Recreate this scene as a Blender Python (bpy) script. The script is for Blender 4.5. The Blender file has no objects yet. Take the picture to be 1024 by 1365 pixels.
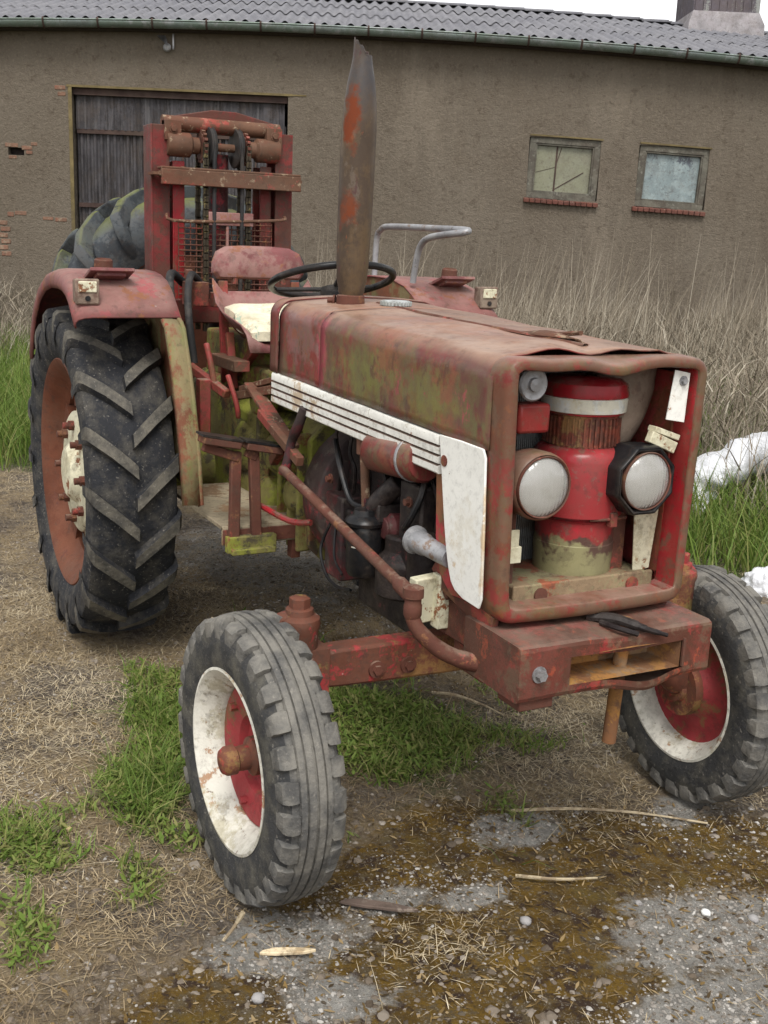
import bpy, bmesh, math, random
import numpy as np
from mathutils import Matrix, Vector, Euler
random.seed(7)
rng = np.random.default_rng(11)
sc = bpy.context.scene
COL = sc.collection
R = math.radians
PI = math.pi

# ------------------------------------------------------------------ camera
CY, CP, CR, CF = 0.4767, -0.2373, 0.0389, 1477.4
CAM = Vector((2.3587, -1.5953, 1.5532))
h = Vector((-math.cos(CY), math.sin(CY), 0))
fw = h * math.cos(CP) + Vector((0, 0, 1)) * math.sin(CP)
rt = fw.cross(Vector((0, 0, 1))).normalized()
up = rt.cross(fw)
r2 = rt * math.cos(CR) + up * math.sin(CR)
u2 = up * math.cos(CR) - rt * math.sin(CR)
cd = bpy.data.cameras.new('camera')
cam = bpy.data.objects.new('camera', cd)
COL.objects.link(cam)
m = Matrix((r2, u2, -fw)).transposed().to_4x4()
m.translation = CAM
cam.matrix_world = m
cd.sensor_fit = 'VERTICAL'
cd.sensor_height = 36
cd.lens = 36 * CF / 1365
cd.clip_end = 600
sc.camera = cam
FH = Vector((fw.x, fw.y, 0)).normalized()
RH = Vector((rt.x, rt.y, 0)).normalized()

# ------------------------------------------------------------------ world and sun
SUN_EL, SUN_AZ = 56, 28          # azimuth of the sun measured in the xy-plane from +x towards -y
sd = Vector((math.cos(R(SUN_EL)) * math.cos(R(SUN_AZ)), -math.cos(R(SUN_EL)) * math.sin(R(SUN_AZ)), math.sin(R(SUN_EL))))
w = bpy.data.worlds.new('World')
sc.world = w
w.use_nodes = True
nt = w.node_tree
bg = nt.nodes['Background']
sky = nt.nodes.new('ShaderNodeTexSky')
sky.sky_type = 'NISHITA'
sky.sun_disc = False
sky.sun_elevation = R(SUN_EL)
sky.sun_rotation = math.atan2(sd.x, sd.y)
sky.air_density = 1.0
sky.dust_density = 1.2
sky.ozone_density = 1.0
hs = nt.nodes.new('ShaderNodeHueSaturation')
hs.inputs['Saturation'].default_value = 0.04
hs.inputs['Value'].default_value = 1.25
nt.links.new(sky.outputs[0], hs.inputs['Color'])
nt.links.new(hs.outputs[0], bg.inputs[0])
bg.inputs[1].default_value = 0.105
sl = bpy.data.lights.new('sun', 'SUN')
sl.energy = 1.5
sl.angle = R(25)
sl.color = (1, 0.97, 0.92)
so = bpy.data.objects.new('sun', sl)
so.rotation_euler = sd.to_track_quat('Z', 'Y').to_euler()
COL.objects.link(so)
sc.view_settings.view_transform = 'Standard'
sc.view_settings.look = 'None'
sc.view_settings.gamma = 1
sc.view_settings.exposure = 0.95

# ------------------------------------------------------------------ materials
class Mt:
    def __init__(s, name):
        s.m = bpy.data.materials.new(name); s.m.use_nodes = True
        s.t = s.m.node_tree; s.n = s.t.nodes; s.l = s.t.links
        s.p = s.n['Principled BSDF']
        s.tc = s.n.new('ShaderNodeTexCoord'); s.co = s.tc.outputs['Object']
        s.k = 0
    def link(s, a, b): s.l.new(a, b)
    def val(s, sock, v):
        if hasattr(v, 'is_output') or isinstance(v, bpy.types.NodeSocket): s.l.new(v, sock)
        elif isinstance(v, (tuple, list)) and len(v) == 3 and sock.type == 'RGBA': sock.default_value = (*v, 1)
        else: sock.default_value = v
    def mapping(s, stretch=(1, 1, 1)):
        s.k += 1
        mp = s.n.new('ShaderNodeMapping')
        mp.inputs['Scale'].default_value = stretch
        mp.inputs['Location'].default_value = (s.k * 3.17, s.k * 1.93, s.k * 2.31)
        s.link(s.co, mp.inputs[0]); return mp.outputs[0]
    def noise(s, scale, detail=5, rough=.6, stretch=(1, 1, 1)):
        nz = s.n.new('ShaderNodeTexNoise')
        s.link(s.mapping(stretch), nz.inputs['Vector'])
        nz.inputs['Scale'].default_value = scale; nz.inputs['Detail'].default_value = detail
        nz.inputs['Roughness'].default_value = rough
        return nz.outputs['Fac']
    def voro(s, scale, feature='F1', stretch=(1, 1, 1)):
        vz = s.n.new('ShaderNodeTexVoronoi'); vz.feature = feature
        s.link(s.mapping(stretch), vz.inputs['Vector']); vz.inputs['Scale'].default_value = scale
        return vz
    def rng(s, v, lo, hi, a=0, b=1):
        mr = s.n.new('ShaderNodeMapRange'); mr.clamp = True
        s.val(mr.inputs[0], v); mr.inputs[1].default_value = lo; mr.inputs[2].default_value = hi
        mr.inputs[3].default_value = a; mr.inputs[4].default_value = b
        return mr.outputs[0]
    def math(s, op, a, b=0.0):
        q = s.n.new('ShaderNodeMath'); q.operation = op
        s.val(q.inputs[0], a); s.val(q.inputs[1], b); return q.outputs[0]
    def mix(s, f, a, b):
        q = s.n.new('ShaderNodeMix'); q.data_type = 'RGBA'
        s.val(q.inputs[0], f); s.val(q.inputs[6], a); s.val(q.inputs[7], b); return q.outputs[2]
    def sep(s, v):
        q = s.n.new('ShaderNodeSeparateXYZ'); s.link(v, q.inputs[0]); return q.outputs
    def nz(s):
        g = s.n.new('ShaderNodeNewGeometry'); return s.sep(g.outputs['Normal'])[2]
    def attr(s, name):
        a = s.n.new('ShaderNodeAttribute'); a.attribute_name = name; return a
    def bump(s, hgt, dist=.003, strength=.6):
        b = s.n.new('ShaderNodeBump'); b.inputs['Strength'].default_value = strength
        b.inputs['Distance'].default_value = dist
        s.link(hgt, b.inputs['Height']); s.link(b.outputs[0], s.p.inputs['Normal'])
    def done(s, col, rough=.6, metal=0.0, spec=.5):
        s.val(s.p.inputs['Base Color'], col); s.val(s.p.inputs['Roughness'], rough)
        s.val(s.p.inputs['Metallic'], metal); s.p.inputs['Specular IOR Level'].default_value = spec
        return s.m

def coat(name, base, layers=(), rough=.55, metal=0.0, bump=.002, bscale=60, vary=.25, spec=.25, bstr=.5, dirt=.3):
    """worn surface: base colour with layers of rust, dirt, moss, bare paint.  layer = dict(c, s, lo, hi, st, amt, up, z)"""
    t = Mt(name)
    n0 = t.noise(5, 4)
    fine = t.noise(max(30, bscale * .7), 6, .75)
    dark = tuple(x * (1 - vary) for x in base); lite = tuple(min(1, x * (1 + vary)) for x in base)
    c = t.mix(t.rng(n0, .35, .65), dark, lite)
    c = t.mix(t.math('MULTIPLY', t.rng(fine, .5, .72), .45), c, tuple(x * .45 for x in base))
    DIRTY = dirt
    rg = t.rng(t.noise(11, 5), .3, .7, max(.05, rough - .13), min(1, rough + .13))
    for L in layers:
        nn = t.noise(L.get('s', 8), L.get('d', 10), L.get('r', .7), L.get('st', (1, 1, 1)))
        if L['lo'] > .3:
            nn = t.math('ADD', nn, t.rng(fine, .25, .75, -.09, .09))
            md, hw = (L['lo'] + L['hi']) / 2 - .025, (L['hi'] - L['lo']) / 2 * .33 + .005
            k = t.rng(nn, md - hw, md + hw)
        else: k = t.rng(nn, L['lo'], L['hi'])
        if 'up' in L:
            k = t.math('MULTIPLY', k, t.rng(t.nz(), *L['up']))
        if 'z' in L:
            z = t.sep(t.co)[2]
            zn = t.math('ADD', z, t.rng(t.noise(14, 4), .2, .8, -.06, .06))
            k = t.math('MULTIPLY', k, t.rng(zn, *L['z']))
        if 'pt' in L:
            vs = t.n.new('ShaderNodeVectorMath'); vs.operation = 'SUBTRACT'; t.link(t.co, vs.inputs[0]); vs.inputs[1].default_value = L['pt']
            vd = t.n.new('ShaderNodeVectorMath'); vd.operation = 'DIVIDE'; t.link(vs.outputs[0], vd.inputs[0]); vd.inputs[1].default_value = L['rad']
            vl = t.n.new('ShaderNodeVectorMath'); vl.operation = 'LENGTH'; t.link(vd.outputs[0], vl.inputs[0])
            dd = t.math('ADD', vl.outputs['Value'], t.rng(t.noise(L.get('ps', 22), 5, .7), .25, .75, -.55, .55))
            k = t.math('MULTIPLY', k, t.rng(dd, L.get('pe', .75), 1.05, 1, 0))
        if 'amt' in L: k = t.math('MULTIPLY', k, L['amt'])
        c = t.mix(k, c, L['c'])
        if 'rough' in L:
            mr = t.n.new('ShaderNodeMix'); t.val(mr.inputs[0], k); t.val(mr.inputs[2], rg); mr.inputs[3].default_value = L['rough']; rg = mr.outputs[0]
    if dirt:
        dn = t.math('ADD', t.noise(2.6, 8, .72), t.rng(fine, .3, .7, -.07, .07))
        c = t.mix(t.math('MULTIPLY', t.rng(dn, .47, .62), dirt), c, (.095, .07, .052))
        c = t.mix(t.math('MULTIPLY', t.rng(t.math('ADD', t.noise(19, 6, .75), t.rng(fine, .3, .7, -.05, .05)), .56, .62), dirt), c, (.05, .035, .028))
    if bump: t.bump(t.math('ADD', t.noise(bscale, 6, .75), t.math('MULTIPLY', t.noise(9, 4), 2.2)), bump * 1.6, bstr)
    return t.done(c, rg, metal, spec)

RUST = (.17, .06, .028); RUST2 = (.23, .085, .035); DUST = (.27, .2, .15); MOSS = (.14, .135, .045); MOSSY = (.22, .22, .05); SOOT = (.035, .028, .025)
M = {}
M['hood'] = coat('hood_paint', (.16, .034, .03), [
    dict(c=(.12, .062, .048), s=3.5, lo=.42, hi=.6, amt=.75),
    dict(c=(.24, .15, .14), s=2, lo=0, hi=.2, pt=(.17, -.28, 1.27), rad=(.13, .1, .09), amt=.5),
    dict(c=(.34, .06, .085), s=2, lo=0, hi=.2, pt=(.335, -.28, 1.24), rad=(.035, .1, .15), amt=.8, pe=.3),
    dict(c=(.16, .155, .05), s=7, lo=.33, hi=.55, st=(1, 1, .22), pt=(.66, -.28, 1.22), rad=(.34, .1, .13), amt=.9, pe=.2),
    dict(c=(.17, .165, .05), s=7, lo=.33, hi=.55, st=(1, 1, .25), pt=(.98, -.28, 1.19), rad=(.2, .1, .1), amt=.8, pe=.2),
    dict(c=(.13, .13, .05), s=7, lo=.33, hi=.55, st=(1, 1, .3), pt=(1.2, -.28, 1.18), rad=(.09, .1, .12), amt=.7, pe=.2),
    dict(c=(.13, .12, .06), s=9, lo=.5, hi=.62, st=(1, 1, .2), amt=.5, z=(1.33, 1.2)),
    dict(c=(.24, .08, .045), s=4, lo=.54, hi=.66, amt=.65),
    dict(c=(.34, .06, .08), s=9, lo=.62, hi=.7, st=(1, 1, .4), amt=.7),
    dict(c=(.1, .045, .03), s=13, lo=.57, hi=.68, st=(1, 1, .5), amt=.75),
    dict(c=(.33, .215, .155), s=5, lo=.2, hi=.6, up=(.45, .95), amt=.95),
    dict(c=(.27, .14, .09), s=6, lo=.5, hi=.66, up=(.4, .9), amt=.75),
    dict(c=(.2, .1, .06), s=24, lo=.58, hi=.68, up=(.4, .9), amt=.6),
    dict(c=(.5, .42, .38), s=55, lo=.72, hi=.76, amt=.8)], rough=.4, bump=.001, bscale=25)
M['red'] = coat('faded_red_paint', (.27, .045, .04), [
    dict(c=RUST, s=7, lo=.45, hi=.62, amt=.9, rough=.85), dict(c=(.35, .03, .035), s=6, lo=.6, hi=.68, amt=.6),
    dict(c=DUST, s=16, lo=.4, hi=.7, up=(.4, .95), amt=.75, rough=.9), dict(c=(.12, .05, .03), s=30, lo=.58, hi=.7, amt=.6)], rough=.5)
M['grille'] = coat('grille_frame_paint', (.19, .033, .028), [
    dict(c=(.14, .06, .035), s=5, lo=.38, hi=.58, amt=.9), dict(c=(.33, .035, .05), s=7, lo=.6, hi=.68, amt=.75), dict(c=(.12, .1, .045), s=6, lo=.48, hi=.64, amt=.6), dict(c=(.22, .075, .03), s=13, lo=.58, hi=.68, amt=.7),
    dict(c=(.14, .085, .055), s=11, lo=.45, hi=.65, amt=.75),
    dict(c=(.3, .19, .15), s=8, lo=.3, hi=.6, up=(.4, .9), amt=.7)], rough=.4, bscale=30, bump=.001)
M['rust'] = coat('rusty_iron', (.11, .04, .027), [
    dict(c=(.1, .04, .025), s=12, lo=.5, hi=.65, amt=.9), dict(c=(.3, .05, .04), s=5, lo=.56, hi=.66, amt=.8),
    dict(c=(.2, .09, .04), s=18, lo=.55, hi=.7, amt=.8), dict(c=DUST, s=16, lo=.4, hi=.7, up=(.5, .95), amt=.5)], rough=.8, bscale=90)
M['axle'] = coat('axle_paint', (.13, .045, .027), [
    dict(c=(.33, .03, .035), s=5, lo=.54, hi=.6, amt=.9), dict(c=(.28, .15, .05), s=4.5, lo=.5, hi=.66, amt=.8),
    dict(c=(.2, .17, .05), s=7, lo=.55, hi=.7, amt=.7), dict(c=(.5, .42, .36), s=40, lo=.68, hi=.72, amt=.8),
    dict(c=(.08, .035, .025), s=22, lo=.58, hi=.68, amt=.7)], rough=.7)
M['bumper'] = coat('bumper_paint', (.14, .036, .025), [
    dict(c=(.09, .032, .02), s=6, lo=.4, hi=.58), dict(c=(.3, .06, .03), s=13, lo=.57, hi=.66, amt=.85), dict(c=(.3, .03, .03), s=4, lo=.58, hi=.64, amt=.7),
    dict(c=(.13, .08, .05), s=9, lo=.5, hi=.66, amt=.8), dict(c=(.2, .14, .11), s=7, lo=.3, hi=.65, up=(.5, .9), amt=.75)], rough=.62, bscale=70)
M['white'] = coat('old_white_paint', (.75, .745, .7), [
    dict(c=(.5, .33, .15), s=9, lo=.62, hi=.72, amt=.7), dict(c=(.3, .13, .06), s=17, lo=.67, hi=.72),
    dict(c=(.64, .6, .5), s=4, lo=.5, hi=.7, amt=.5), dict(c=(.2, .1, .06), s=45, lo=.7, hi=.73), dict(c=(.5, .32, .12), s=9, lo=.4, hi=.6, pt=(1.272, -.29, .93), rad=(.012, .1, .16), amt=.7, pe=.4)], rough=.42, vary=.04, bump=.0006, dirt=.05)
M['stripe'] = coat('stripe_white_paint', (.7, .69, .64), [
    dict(c=(.42, .29, .16), s=5, lo=.58, hi=.68, amt=.75), dict(c=(.25, .11, .05), s=11, lo=.63, hi=.7, amt=.9),
    dict(c=(.42, .38, .3), s=24, lo=.56, hi=.68, st=(1, 1, 2.5), amt=.5)], rough=.5, vary=.05, bump=.0008, dirt=.15)
M['cream'] = coat('cream_paint', (.6, .57, .42), [
    dict(c=RUST2, s=14, lo=.6, hi=.66), dict(c=(.45, .4, .26), s=6, lo=.45, hi=.7, amt=.6), dict(c=SOOT, s=20, lo=.66, hi=.72, amt=.7)], rough=.65, vary=.08)
M['rimwhite'] = coat('wheel_rim_white', (.62, .6, .53), [
    dict(c=(.33, .17, .08), s=16, lo=.58, hi=.68, amt=.85), dict(c=(.42, .38, .25), s=8, lo=.5, hi=.7, amt=.6),
    dict(c=(.12, .07, .05), s=40, lo=.65, hi=.7, amt=.8)], rough=.6, vary=.1)
M['wheelred'] = coat('wheel_disc_red', (.3, .035, .04), [
    dict(c=(.2, .1, .045), s=8, lo=.5, hi=.64, amt=.9), dict(c=(.13, .11, .04), s=10, lo=.55, hi=.7, amt=.6)], rough=.55)
M['rimrust'] = coat('wheel_rim_rust', (.115, .038, .02), [
    dict(c=(.15, .055, .03), s=5, lo=.4, hi=.65, amt=.7), dict(c=(.1, .035, .025), s=14, lo=.58, hi=.7, amt=.8)], rough=.7)
M['brightred'] = coat('bright_red_paint', (.28, .014, .02), [
    dict(c=(.22, .03, .025), s=6, lo=.42, hi=.62, amt=.75), dict(c=(.13, .06, .04), s=11, lo=.52, hi=.66, amt=.8),
    dict(c=(.3, .2, .17), s=10, lo=.4, hi=.7, up=(.5, .95), amt=.4)], rough=.32, bump=.0006, bscale=20)
M['canister'] = coat('canister_paint', (.34, .02, .03), [
    dict(c=(.26, .035, .035), s=5, lo=.42, hi=.62, amt=.75), dict(c=(.16, .08, .06), s=9, lo=.57, hi=.68, amt=.7), dict(c=(.2, .12, .1), s=30, lo=.58, hi=.68, amt=.5),
    dict(c=(.09, .05, .04), s=2, lo=0, hi=.1, z=(.884, .87)),
    dict(c=(.25, .23, .12), s=2, lo=0, hi=.1, z=(.865, .85))], rough=.33, bump=.0006, bscale=20)
M['redmesh'] = coat('rusty_screen', (.2, .05, .03), [dict(c=(.1, .03, .02), s=40, lo=.4, hi=.6), dict(c=(.33, .2, .07), s=9, lo=.55, hi=.7, amt=.6)], rough=.6)
M['glass_band'] = coat('milky_glass', (.62, .6, .5), [dict(c=(.5, .42, .25), s=8, lo=.5, hi=.68, amt=.6), dict(c=(.68, .72, .72), s=4, lo=.55, hi=.65, amt=.6)], rough=.2, bump=0, vary=.06, dirt=.2)
M['moss'] = coat('mossy_casting', (.17, .15, .05), [
    dict(c=(.2, .21, .035), s=6, lo=.45, hi=.65), dict(c=(.18, .06, .035), s=5, lo=.52, hi=.64, amt=.85),
    dict(c=(.05, .04, .03), s=9, lo=.5, hi=.68, amt=.85)], rough=.9, bscale=50, bump=.004)
M['ledge'] = coat('ledge_grime', (.21, .15, .09), [
    dict(c=(.24, .22, .12), s=7, lo=.45, hi=.65, amt=.9), dict(c=(.28, .06, .03), s=6, lo=.55, hi=.65, amt=.8), dict(c=(.1, .06, .04), s=18, lo=.55, hi=.7, amt=.6)], rough=.85, bump=.003)
M['engine'] = coat('oily_engine', (.014, .01, .01), [
    dict(c=(.12, .02, .025), s=5, lo=.58, hi=.66, amt=.8), dict(c=(.04, .033, .03), s=8, lo=.5, hi=.7, amt=.8)], rough=.55, bump=.004, bscale=40)
M['housing'] = coat('bell_housing', (.075, .018, .02), [
    dict(c=(.03, .024, .024), s=6, lo=.4, hi=.6, amt=.9), dict(c=(.27, .02, .03), s=7, lo=.58, hi=.66, amt=.8), dict(c=(.13, .11, .09), s=16, lo=.55, hi=.7, amt=.5)], rough=.6, bump=.003, bscale=40)
M['black'] = coat('black_paint', (.012, .012, .013), [dict(c=(.06, .055, .05), s=9, lo=.5, hi=.75, amt=.5)], rough=.35, bump=.0005)
M['blackdull'] = coat('black_rubber', (.022, .022, .023), [dict(c=(.1, .09, .08), s=9, lo=.5, hi=.75, amt=.4)], rough=.65, bump=.001)
M['grey'] = coat('dull_steel', (.3, .3, .31), [dict(c=(.2, .12, .07), s=12, lo=.55, hi=.7, amt=.8), dict(c=(.42, .42, .42), s=6, lo=.5, hi=.7, amt=.6)], rough=.45, metal=.35, bump=.001)
M['galv'] = coat('galvanised_sheet', (.45, .47, .47), [dict(c=(.34, .37, .35), s=5, lo=.4, hi=.7), dict(c=(.2, .14, .1), s=22, lo=.63, hi=.72, amt=.6)], rough=.5, metal=.2)
M['radiator'] = coat('radiator_fins', (.2, .21, .21), [dict(c=(.1, .08, .06), s=6, lo=.45, hi=.65, amt=.7)], rough=.6, metal=.3)
M['duct'] = coat('dusty_brown_duct', (.2, .15, .115), [dict(c=(.15, .09, .07), s=5, lo=.4, hi=.65), dict(c=(.25, .2, .15), s=14, lo=.5, hi=.7, amt=.6)], rough=.8)
M['orange'] = coat('orange_rust', (.3, .14, .04), [dict(c=(.17, .075, .035), s=12, lo=.42, hi=.6, amt=.85), dict(c=(.27, .19, .12), s=7, lo=.5, hi=.66, amt=.7), dict(c=(.4, .2, .04), s=16, lo=.58, hi=.66, amt=.7)], rough=.8)
M['exhaust'] = coat('exhaust_pipe_steel', (.062, .043, .03), [
    dict(c=(.1, .066, .036), s=6, lo=.4, hi=.65, st=(1, 1, .4)), dict(c=(.13, .105, .085), s=10, lo=.6, hi=.68, st=(1, 1, .3), amt=.6),
    dict(c=(.05, .048, .052), s=4, lo=.2, hi=.5, z=(1.9, 2.02), amt=.9),
    dict(c=(.07, .03, .03), s=9, lo=.56, hi=.66, st=(1.5, 1.5, .35), amt=.9),
    dict(c=(.15, .036, .014), s=2, lo=0, hi=.2, pt=(.19, -.16, 1.9), rad=(.035, .05, .1), pe=.6, rough=.9), dict(c=(.15, .038, .015), s=2, lo=0, hi=.2, pt=(.18, -.16, 1.645), rad=(.04, .05, .065), pe=.6, rough=.9), dict(c=(.2, .06, .025), s=8, lo=.66, hi=.72, st=(2, 2, .6), amt=.8)], rough=.45, metal=0.0, spec=.22, bump=.0008, bscale=60)
M['fender'] = coat('fender_paint', (.17, .06, .055), [
    dict(c=(.29, .17, .145), s=5, lo=.3, hi=.65, up=(.3, .9), amt=.9), dict(c=RUST2, s=10, lo=.55, hi=.68, amt=.8), dict(c=(.33, .06, .07), s=6, lo=.56, hi=.66, amt=.6),
    dict(c=(.5, .42, .38), s=60, lo=.7, hi=.74, amt=.6)], rough=.6, bump=.001)
M['fenderside'] = coat('fender_inner_stain', (.17, .065, .035), [
    dict(c=(.2, .16, .08), s=5, lo=.4, hi=.62, st=(1, 1, .3)), dict(c=(.32, .02, .022), s=4, lo=.6, hi=.65, st=(1, 1, .4), amt=.8),
    dict(c=(.16, .17, .06), s=8, lo=.5, hi=.68, st=(1, 1, .3), amt=.7)], rough=.8)
M['seat'] = coat('seat_steel', (.18, .06, .06), [
    dict(c=(.29, .165, .145), s=4, lo=.35, hi=.65, amt=.8), dict(c=(.25, .1, .05), s=10, lo=.55, hi=.68, amt=.8), dict(c=(.45, .36, .34), s=50, lo=.7, hi=.74, amt=.7)], rough=.5)
M['mast'] = coat('mast_red_paint', (.14, .022, .02), [
    dict(c=(.085, .032, .022), s=6, lo=.42, hi=.6, amt=.9), dict(c=(.07, .03, .025), s=14, lo=.54, hi=.66, amt=.75), dict(c=(.33, .26, .2), s=30, lo=.62, hi=.7, up=(.3, .9), amt=.7)], rough=.6)
M['mastrust'] = coat('mast_rusty_bar', (.11, .056, .034), [
    dict(c=(.12, .05, .03), s=7, lo=.45, hi=.6, st=(1, .4, 1)), dict(c=(.35, .27, .18), s=25, lo=.58, hi=.68, amt=.7), dict(c=(.3, .05, .04), s=6, lo=.58, hi=.66, amt=.7)], rough=.75)
M['chain'] = coat('greasy_chain', (.04, .032, .02), [dict(c=(.2, .16, .06), s=40, lo=.55, hi=.65, amt=.7)], rough=.5, metal=.4)
M['wood'] = coat('weathered_board', (.3, .24, .16), [dict(c=(.2, .15, .09), s=8, lo=.45, hi=.65, st=(1, .3, 1)), dict(c=(.1, .07, .04), s=30, lo=.63, hi=.7)], rough=.85, bump=.003)
M['footplate'] = coat('dusty_footplate', (.3, .25, .17), [dict(c=(.22, .14, .08), s=6, lo=.5, hi=.66), dict(c=(.08, .05, .04), s=28, lo=.68, hi=.72)], rough=.9)
M['cushion'] = coat('foam_cushion', (.66, .6, .45), [dict(c=(.5, .44, .3), s=7, lo=.45, hi=.65, amt=.8), dict(c=(.2, .36, .3), s=9, lo=.62, hi=.66, st=(1, 3, 1), amt=.6)], rough=.95, bump=.006, bscale=30, dirt=.15)

def mat_glass():
    t = Mt('lamp_glass')
    x, y, z = t.sep(t.co)
    t.p.inputs['Transmission Weight'].default_value = .84
    t.p.inputs['IOR'].default_value = 1.45
    hgt = t.math('ADD', t.math('SINE', t.math('MULTIPLY', y, 620)), t.math('MULTIPLY', t.math('SINE', t.math('MULTIPLY', z, 190)), .8))
    t.bump(hgt, .0007, .22)
    return t.done(t.mix(t.math('MULTIPLY', t.rng(t.noise(30, 5), .55, .75), .3), (.9, .9, .88), (.6, .55, .45)), .12)
M['lampglass'] = mat_glass()
def mat_reflector():
    t = Mt('lamp_reflector')
    return t.done(t.mix(t.rng(t.noise(14, 4), .4, .65), (.9, .9, .89), (.78, .77, .75)), .3, .85)
M['reflector'] = mat_reflector()
def mat_lens():
    t = Mt('headlamp_lens')
    x, y, z = t.sep(t.co)
    st = t.math('SINE', t.math('MULTIPLY', y, 700))
    c = t.mix(t.rng(t.noise(18, 3), .35, .65), (.5, .51, .5), (.74, .74, .72))
    t.bump(st, .0005, .28)
    t.p.inputs['Coat Weight'].default_value = .6
    return t.done(c, .16, .55, .6)
M['lens'] = mat_lens()

def mat_tyre(name, base, dust, lo, hi):
    t = Mt(name)
    c = t.mix(t.rng(t.noise(6, 5), .3, .7), tuple(x * .75 for x in base), base)
    c = t.mix(t.math('MULTIPLY', t.rng(t.noise(13, 7, .7), lo, hi), .8), c, dust)
    c = t.mix(t.math('MULTIPLY', t.rng(t.noise(90, 3), .62, .7), .5), c, (.25, .23, .2))
    t.bump(t.math('ADD', t.noise(70, 6, .75), t.math('MULTIPLY', t.noise(16, 5, .65), 2.5)), .005, .7)
    return t.done(c, .8, 0, .3)
M['tyre'] = mat_tyre('tyre_rubber', (.02, .021, .025), (.085, .077, .064), .46, .68)
M['lugtop'] = mat_tyre('tyre_lug_dusty', (.066, .062, .055), (.15, .135, .108), .42, .6)
M['fronttread'] = mat_tyre('front_tread_rubber', (.085, .083, .08), (.2, .187, .162), .38, .6)
M['frontside'] = mat_tyre('front_sidewall_rubber', (.04, .04, .041), (.13, .12, .095), .45, .7)
M['sparetyre'] = coat('mossy_tyre_rubber', (.035, .04, .046), [dict(c=(.09, .1, .105), s=7, lo=.42, hi=.62, amt=.7), dict(c=(.16, .17, .035), s=6, lo=.36, hi=.56, up=(.5, .95), amt=.7)], rough=.7, bump=.003)

def mat_wall():
    t = Mt('roughcast_render')
    big = t.noise(.55, 5, .6)
    c = t.mix(t.rng(big, .3, .7), (.122, .099, .075), (.148, .124, .097))
    c = t.mix(t.math('MULTIPLY', t.rng(t.noise(2.2, 6, .7, (1, 1, .5)), .5, .72), .45), c, (.11, .087, .063))
    c = t.mix(t.math('MULTIPLY', t.rng(t.noise(1.6, 7, .75, (1, 1, .12)), .54, .66), .4), c, (.09, .07, .052))
    c = t.mix(t.math('MULTIPLY', t.rng(t.noise(1.1, 5, .7, (1, 1, .3)), .56, .7), .35), c, (.24, .2, .155))
    c = t.mix(t.math('MULTIPLY', t.rng(t.noise(28, 4), .5, .75), .4), c, (.23, .19, .148))
    vz = t.voro(16, 'DISTANCE_TO_EDGE')
    crack = t.rng(t.noise(9, 6, .75), .56, .63)
    c = t.mix(t.math('MULTIPLY', crack, .55), c, (.08, .062, .045))
    hgt = t.math('ADD', t.math('MULTIPLY', t.noise(14, 8, .75), 1.0), t.math('MULTIPLY', t.noise(55, 4), .5))
    t.bump(hgt, .045, .7)
    return t.done(c, .95, 0, .2)
M['wall'] = mat_wall()
def mat_roof():
    t = Mt('fibre_cement_roof')
    c = t.mix(t.rng(t.noise(1.3, 6, .65), .3, .7), (.15, .15, .168), (.215, .212, .225))
    c = t.mix(t.math('MULTIPLY', t.rng(t.noise(9, 6, .75), .52, .66), .75), c, (.08, .077, .082))
    c = t.mix(t.math('MULTIPLY', t.rng(t.noise(30, 4, .7), .6, .7), .6), c, (.3, .3, .29))
    t.bump(t.noise(60, 5), .006, .6)
    return t.done(c, .9, 0, .25)
M['roof'] = mat_roof()
M['gutter'] = coat('zinc_gutter', (.18, .21, .2), [dict(c=(.14, .175, .15), s=2, lo=.4, hi=.6), dict(c=(.33, .33, .34), s=6, lo=.5, hi=.7, amt=.6)], rough=.4, metal=.3, bump=.001)
M['dark'] = coat('unlit_interior_black', (.012, .01, .012), rough=.9, bump=0)  # near-black colour stands in for unlit depth inside openings
M['eave'] = coat('dark_eave_wood', (.06, .045, .045), rough=.9)
M['barndoor'] = coat('weathered_door_board', (.06, .056, .06), [dict(c=(.032, .029, .03), s=8, lo=.45, hi=.65, st=(1, 1, .15)), dict(c=(.1, .095, .097), s=11, lo=.5, hi=.7, st=(1, 1, .1), amt=.7)], rough=.85, bump=.004)
M['rail'] = coat('door_rail_iron', (.05, .03, .025), rough=.8)
M['ochre'] = coat('lichen_edge', (.14, .108, .05), rough=.95)
M['brick'] = coat('old_brick', (.18, .1, .068), [dict(c=(.25, .19, .135), s=15, lo=.5, hi=.66, amt=.8), dict(c=(.2, .09, .06), s=8, lo=.5, hi=.7)], rough=.95, bump=.006)
M['sill'] = coat('brick_window_sill', (.13, .052, .04), [dict(c=(.14, .05, .035), s=10, lo=.5, hi=.65), dict(c=(.3, .22, .18), s=24, lo=.6, hi=.7, amt=.6)], rough=.85, bump=.004)
M['winframe'] = coat('grey_window_frame', (.105, .098, .078), [dict(c=(.07, .062, .05), s=7, lo=.45, hi=.65), dict(c=(.19, .185, .155), s=14, lo=.55, hi=.7, amt=.7)], rough=.75)
M['pane_a'] = coat('dusty_sky_pane', (.19, .19, .135), [dict(c=(.18, .18, .12), s=3, lo=.4, hi=.65, amt=.8), dict(c=(.25, .24, .17), s=12, lo=.58, hi=.72, amt=.5)], rough=.25, bump=0, vary=.1)  # dirty opaque glass, with the reflected sky put into its base colour
M['pane_b'] = coat('mildewed_sky_pane', (.18, .22, .225), [dict(c=(.25, .3, .3), s=5, lo=.45, hi=.65, amt=.8), dict(c=(.05, .055, .075), s=4.2, lo=.52, hi=.64, st=(1, 1, .6), amt=.9, z=(2.62, 2.85)), dict(c=(.1, .12, .13), s=9, lo=.6, hi=.68, amt=.7)], rough=.22, bump=0, vary=.1)  # mouldy opaque glass, its bluish base colour includes the reflected sky
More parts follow.
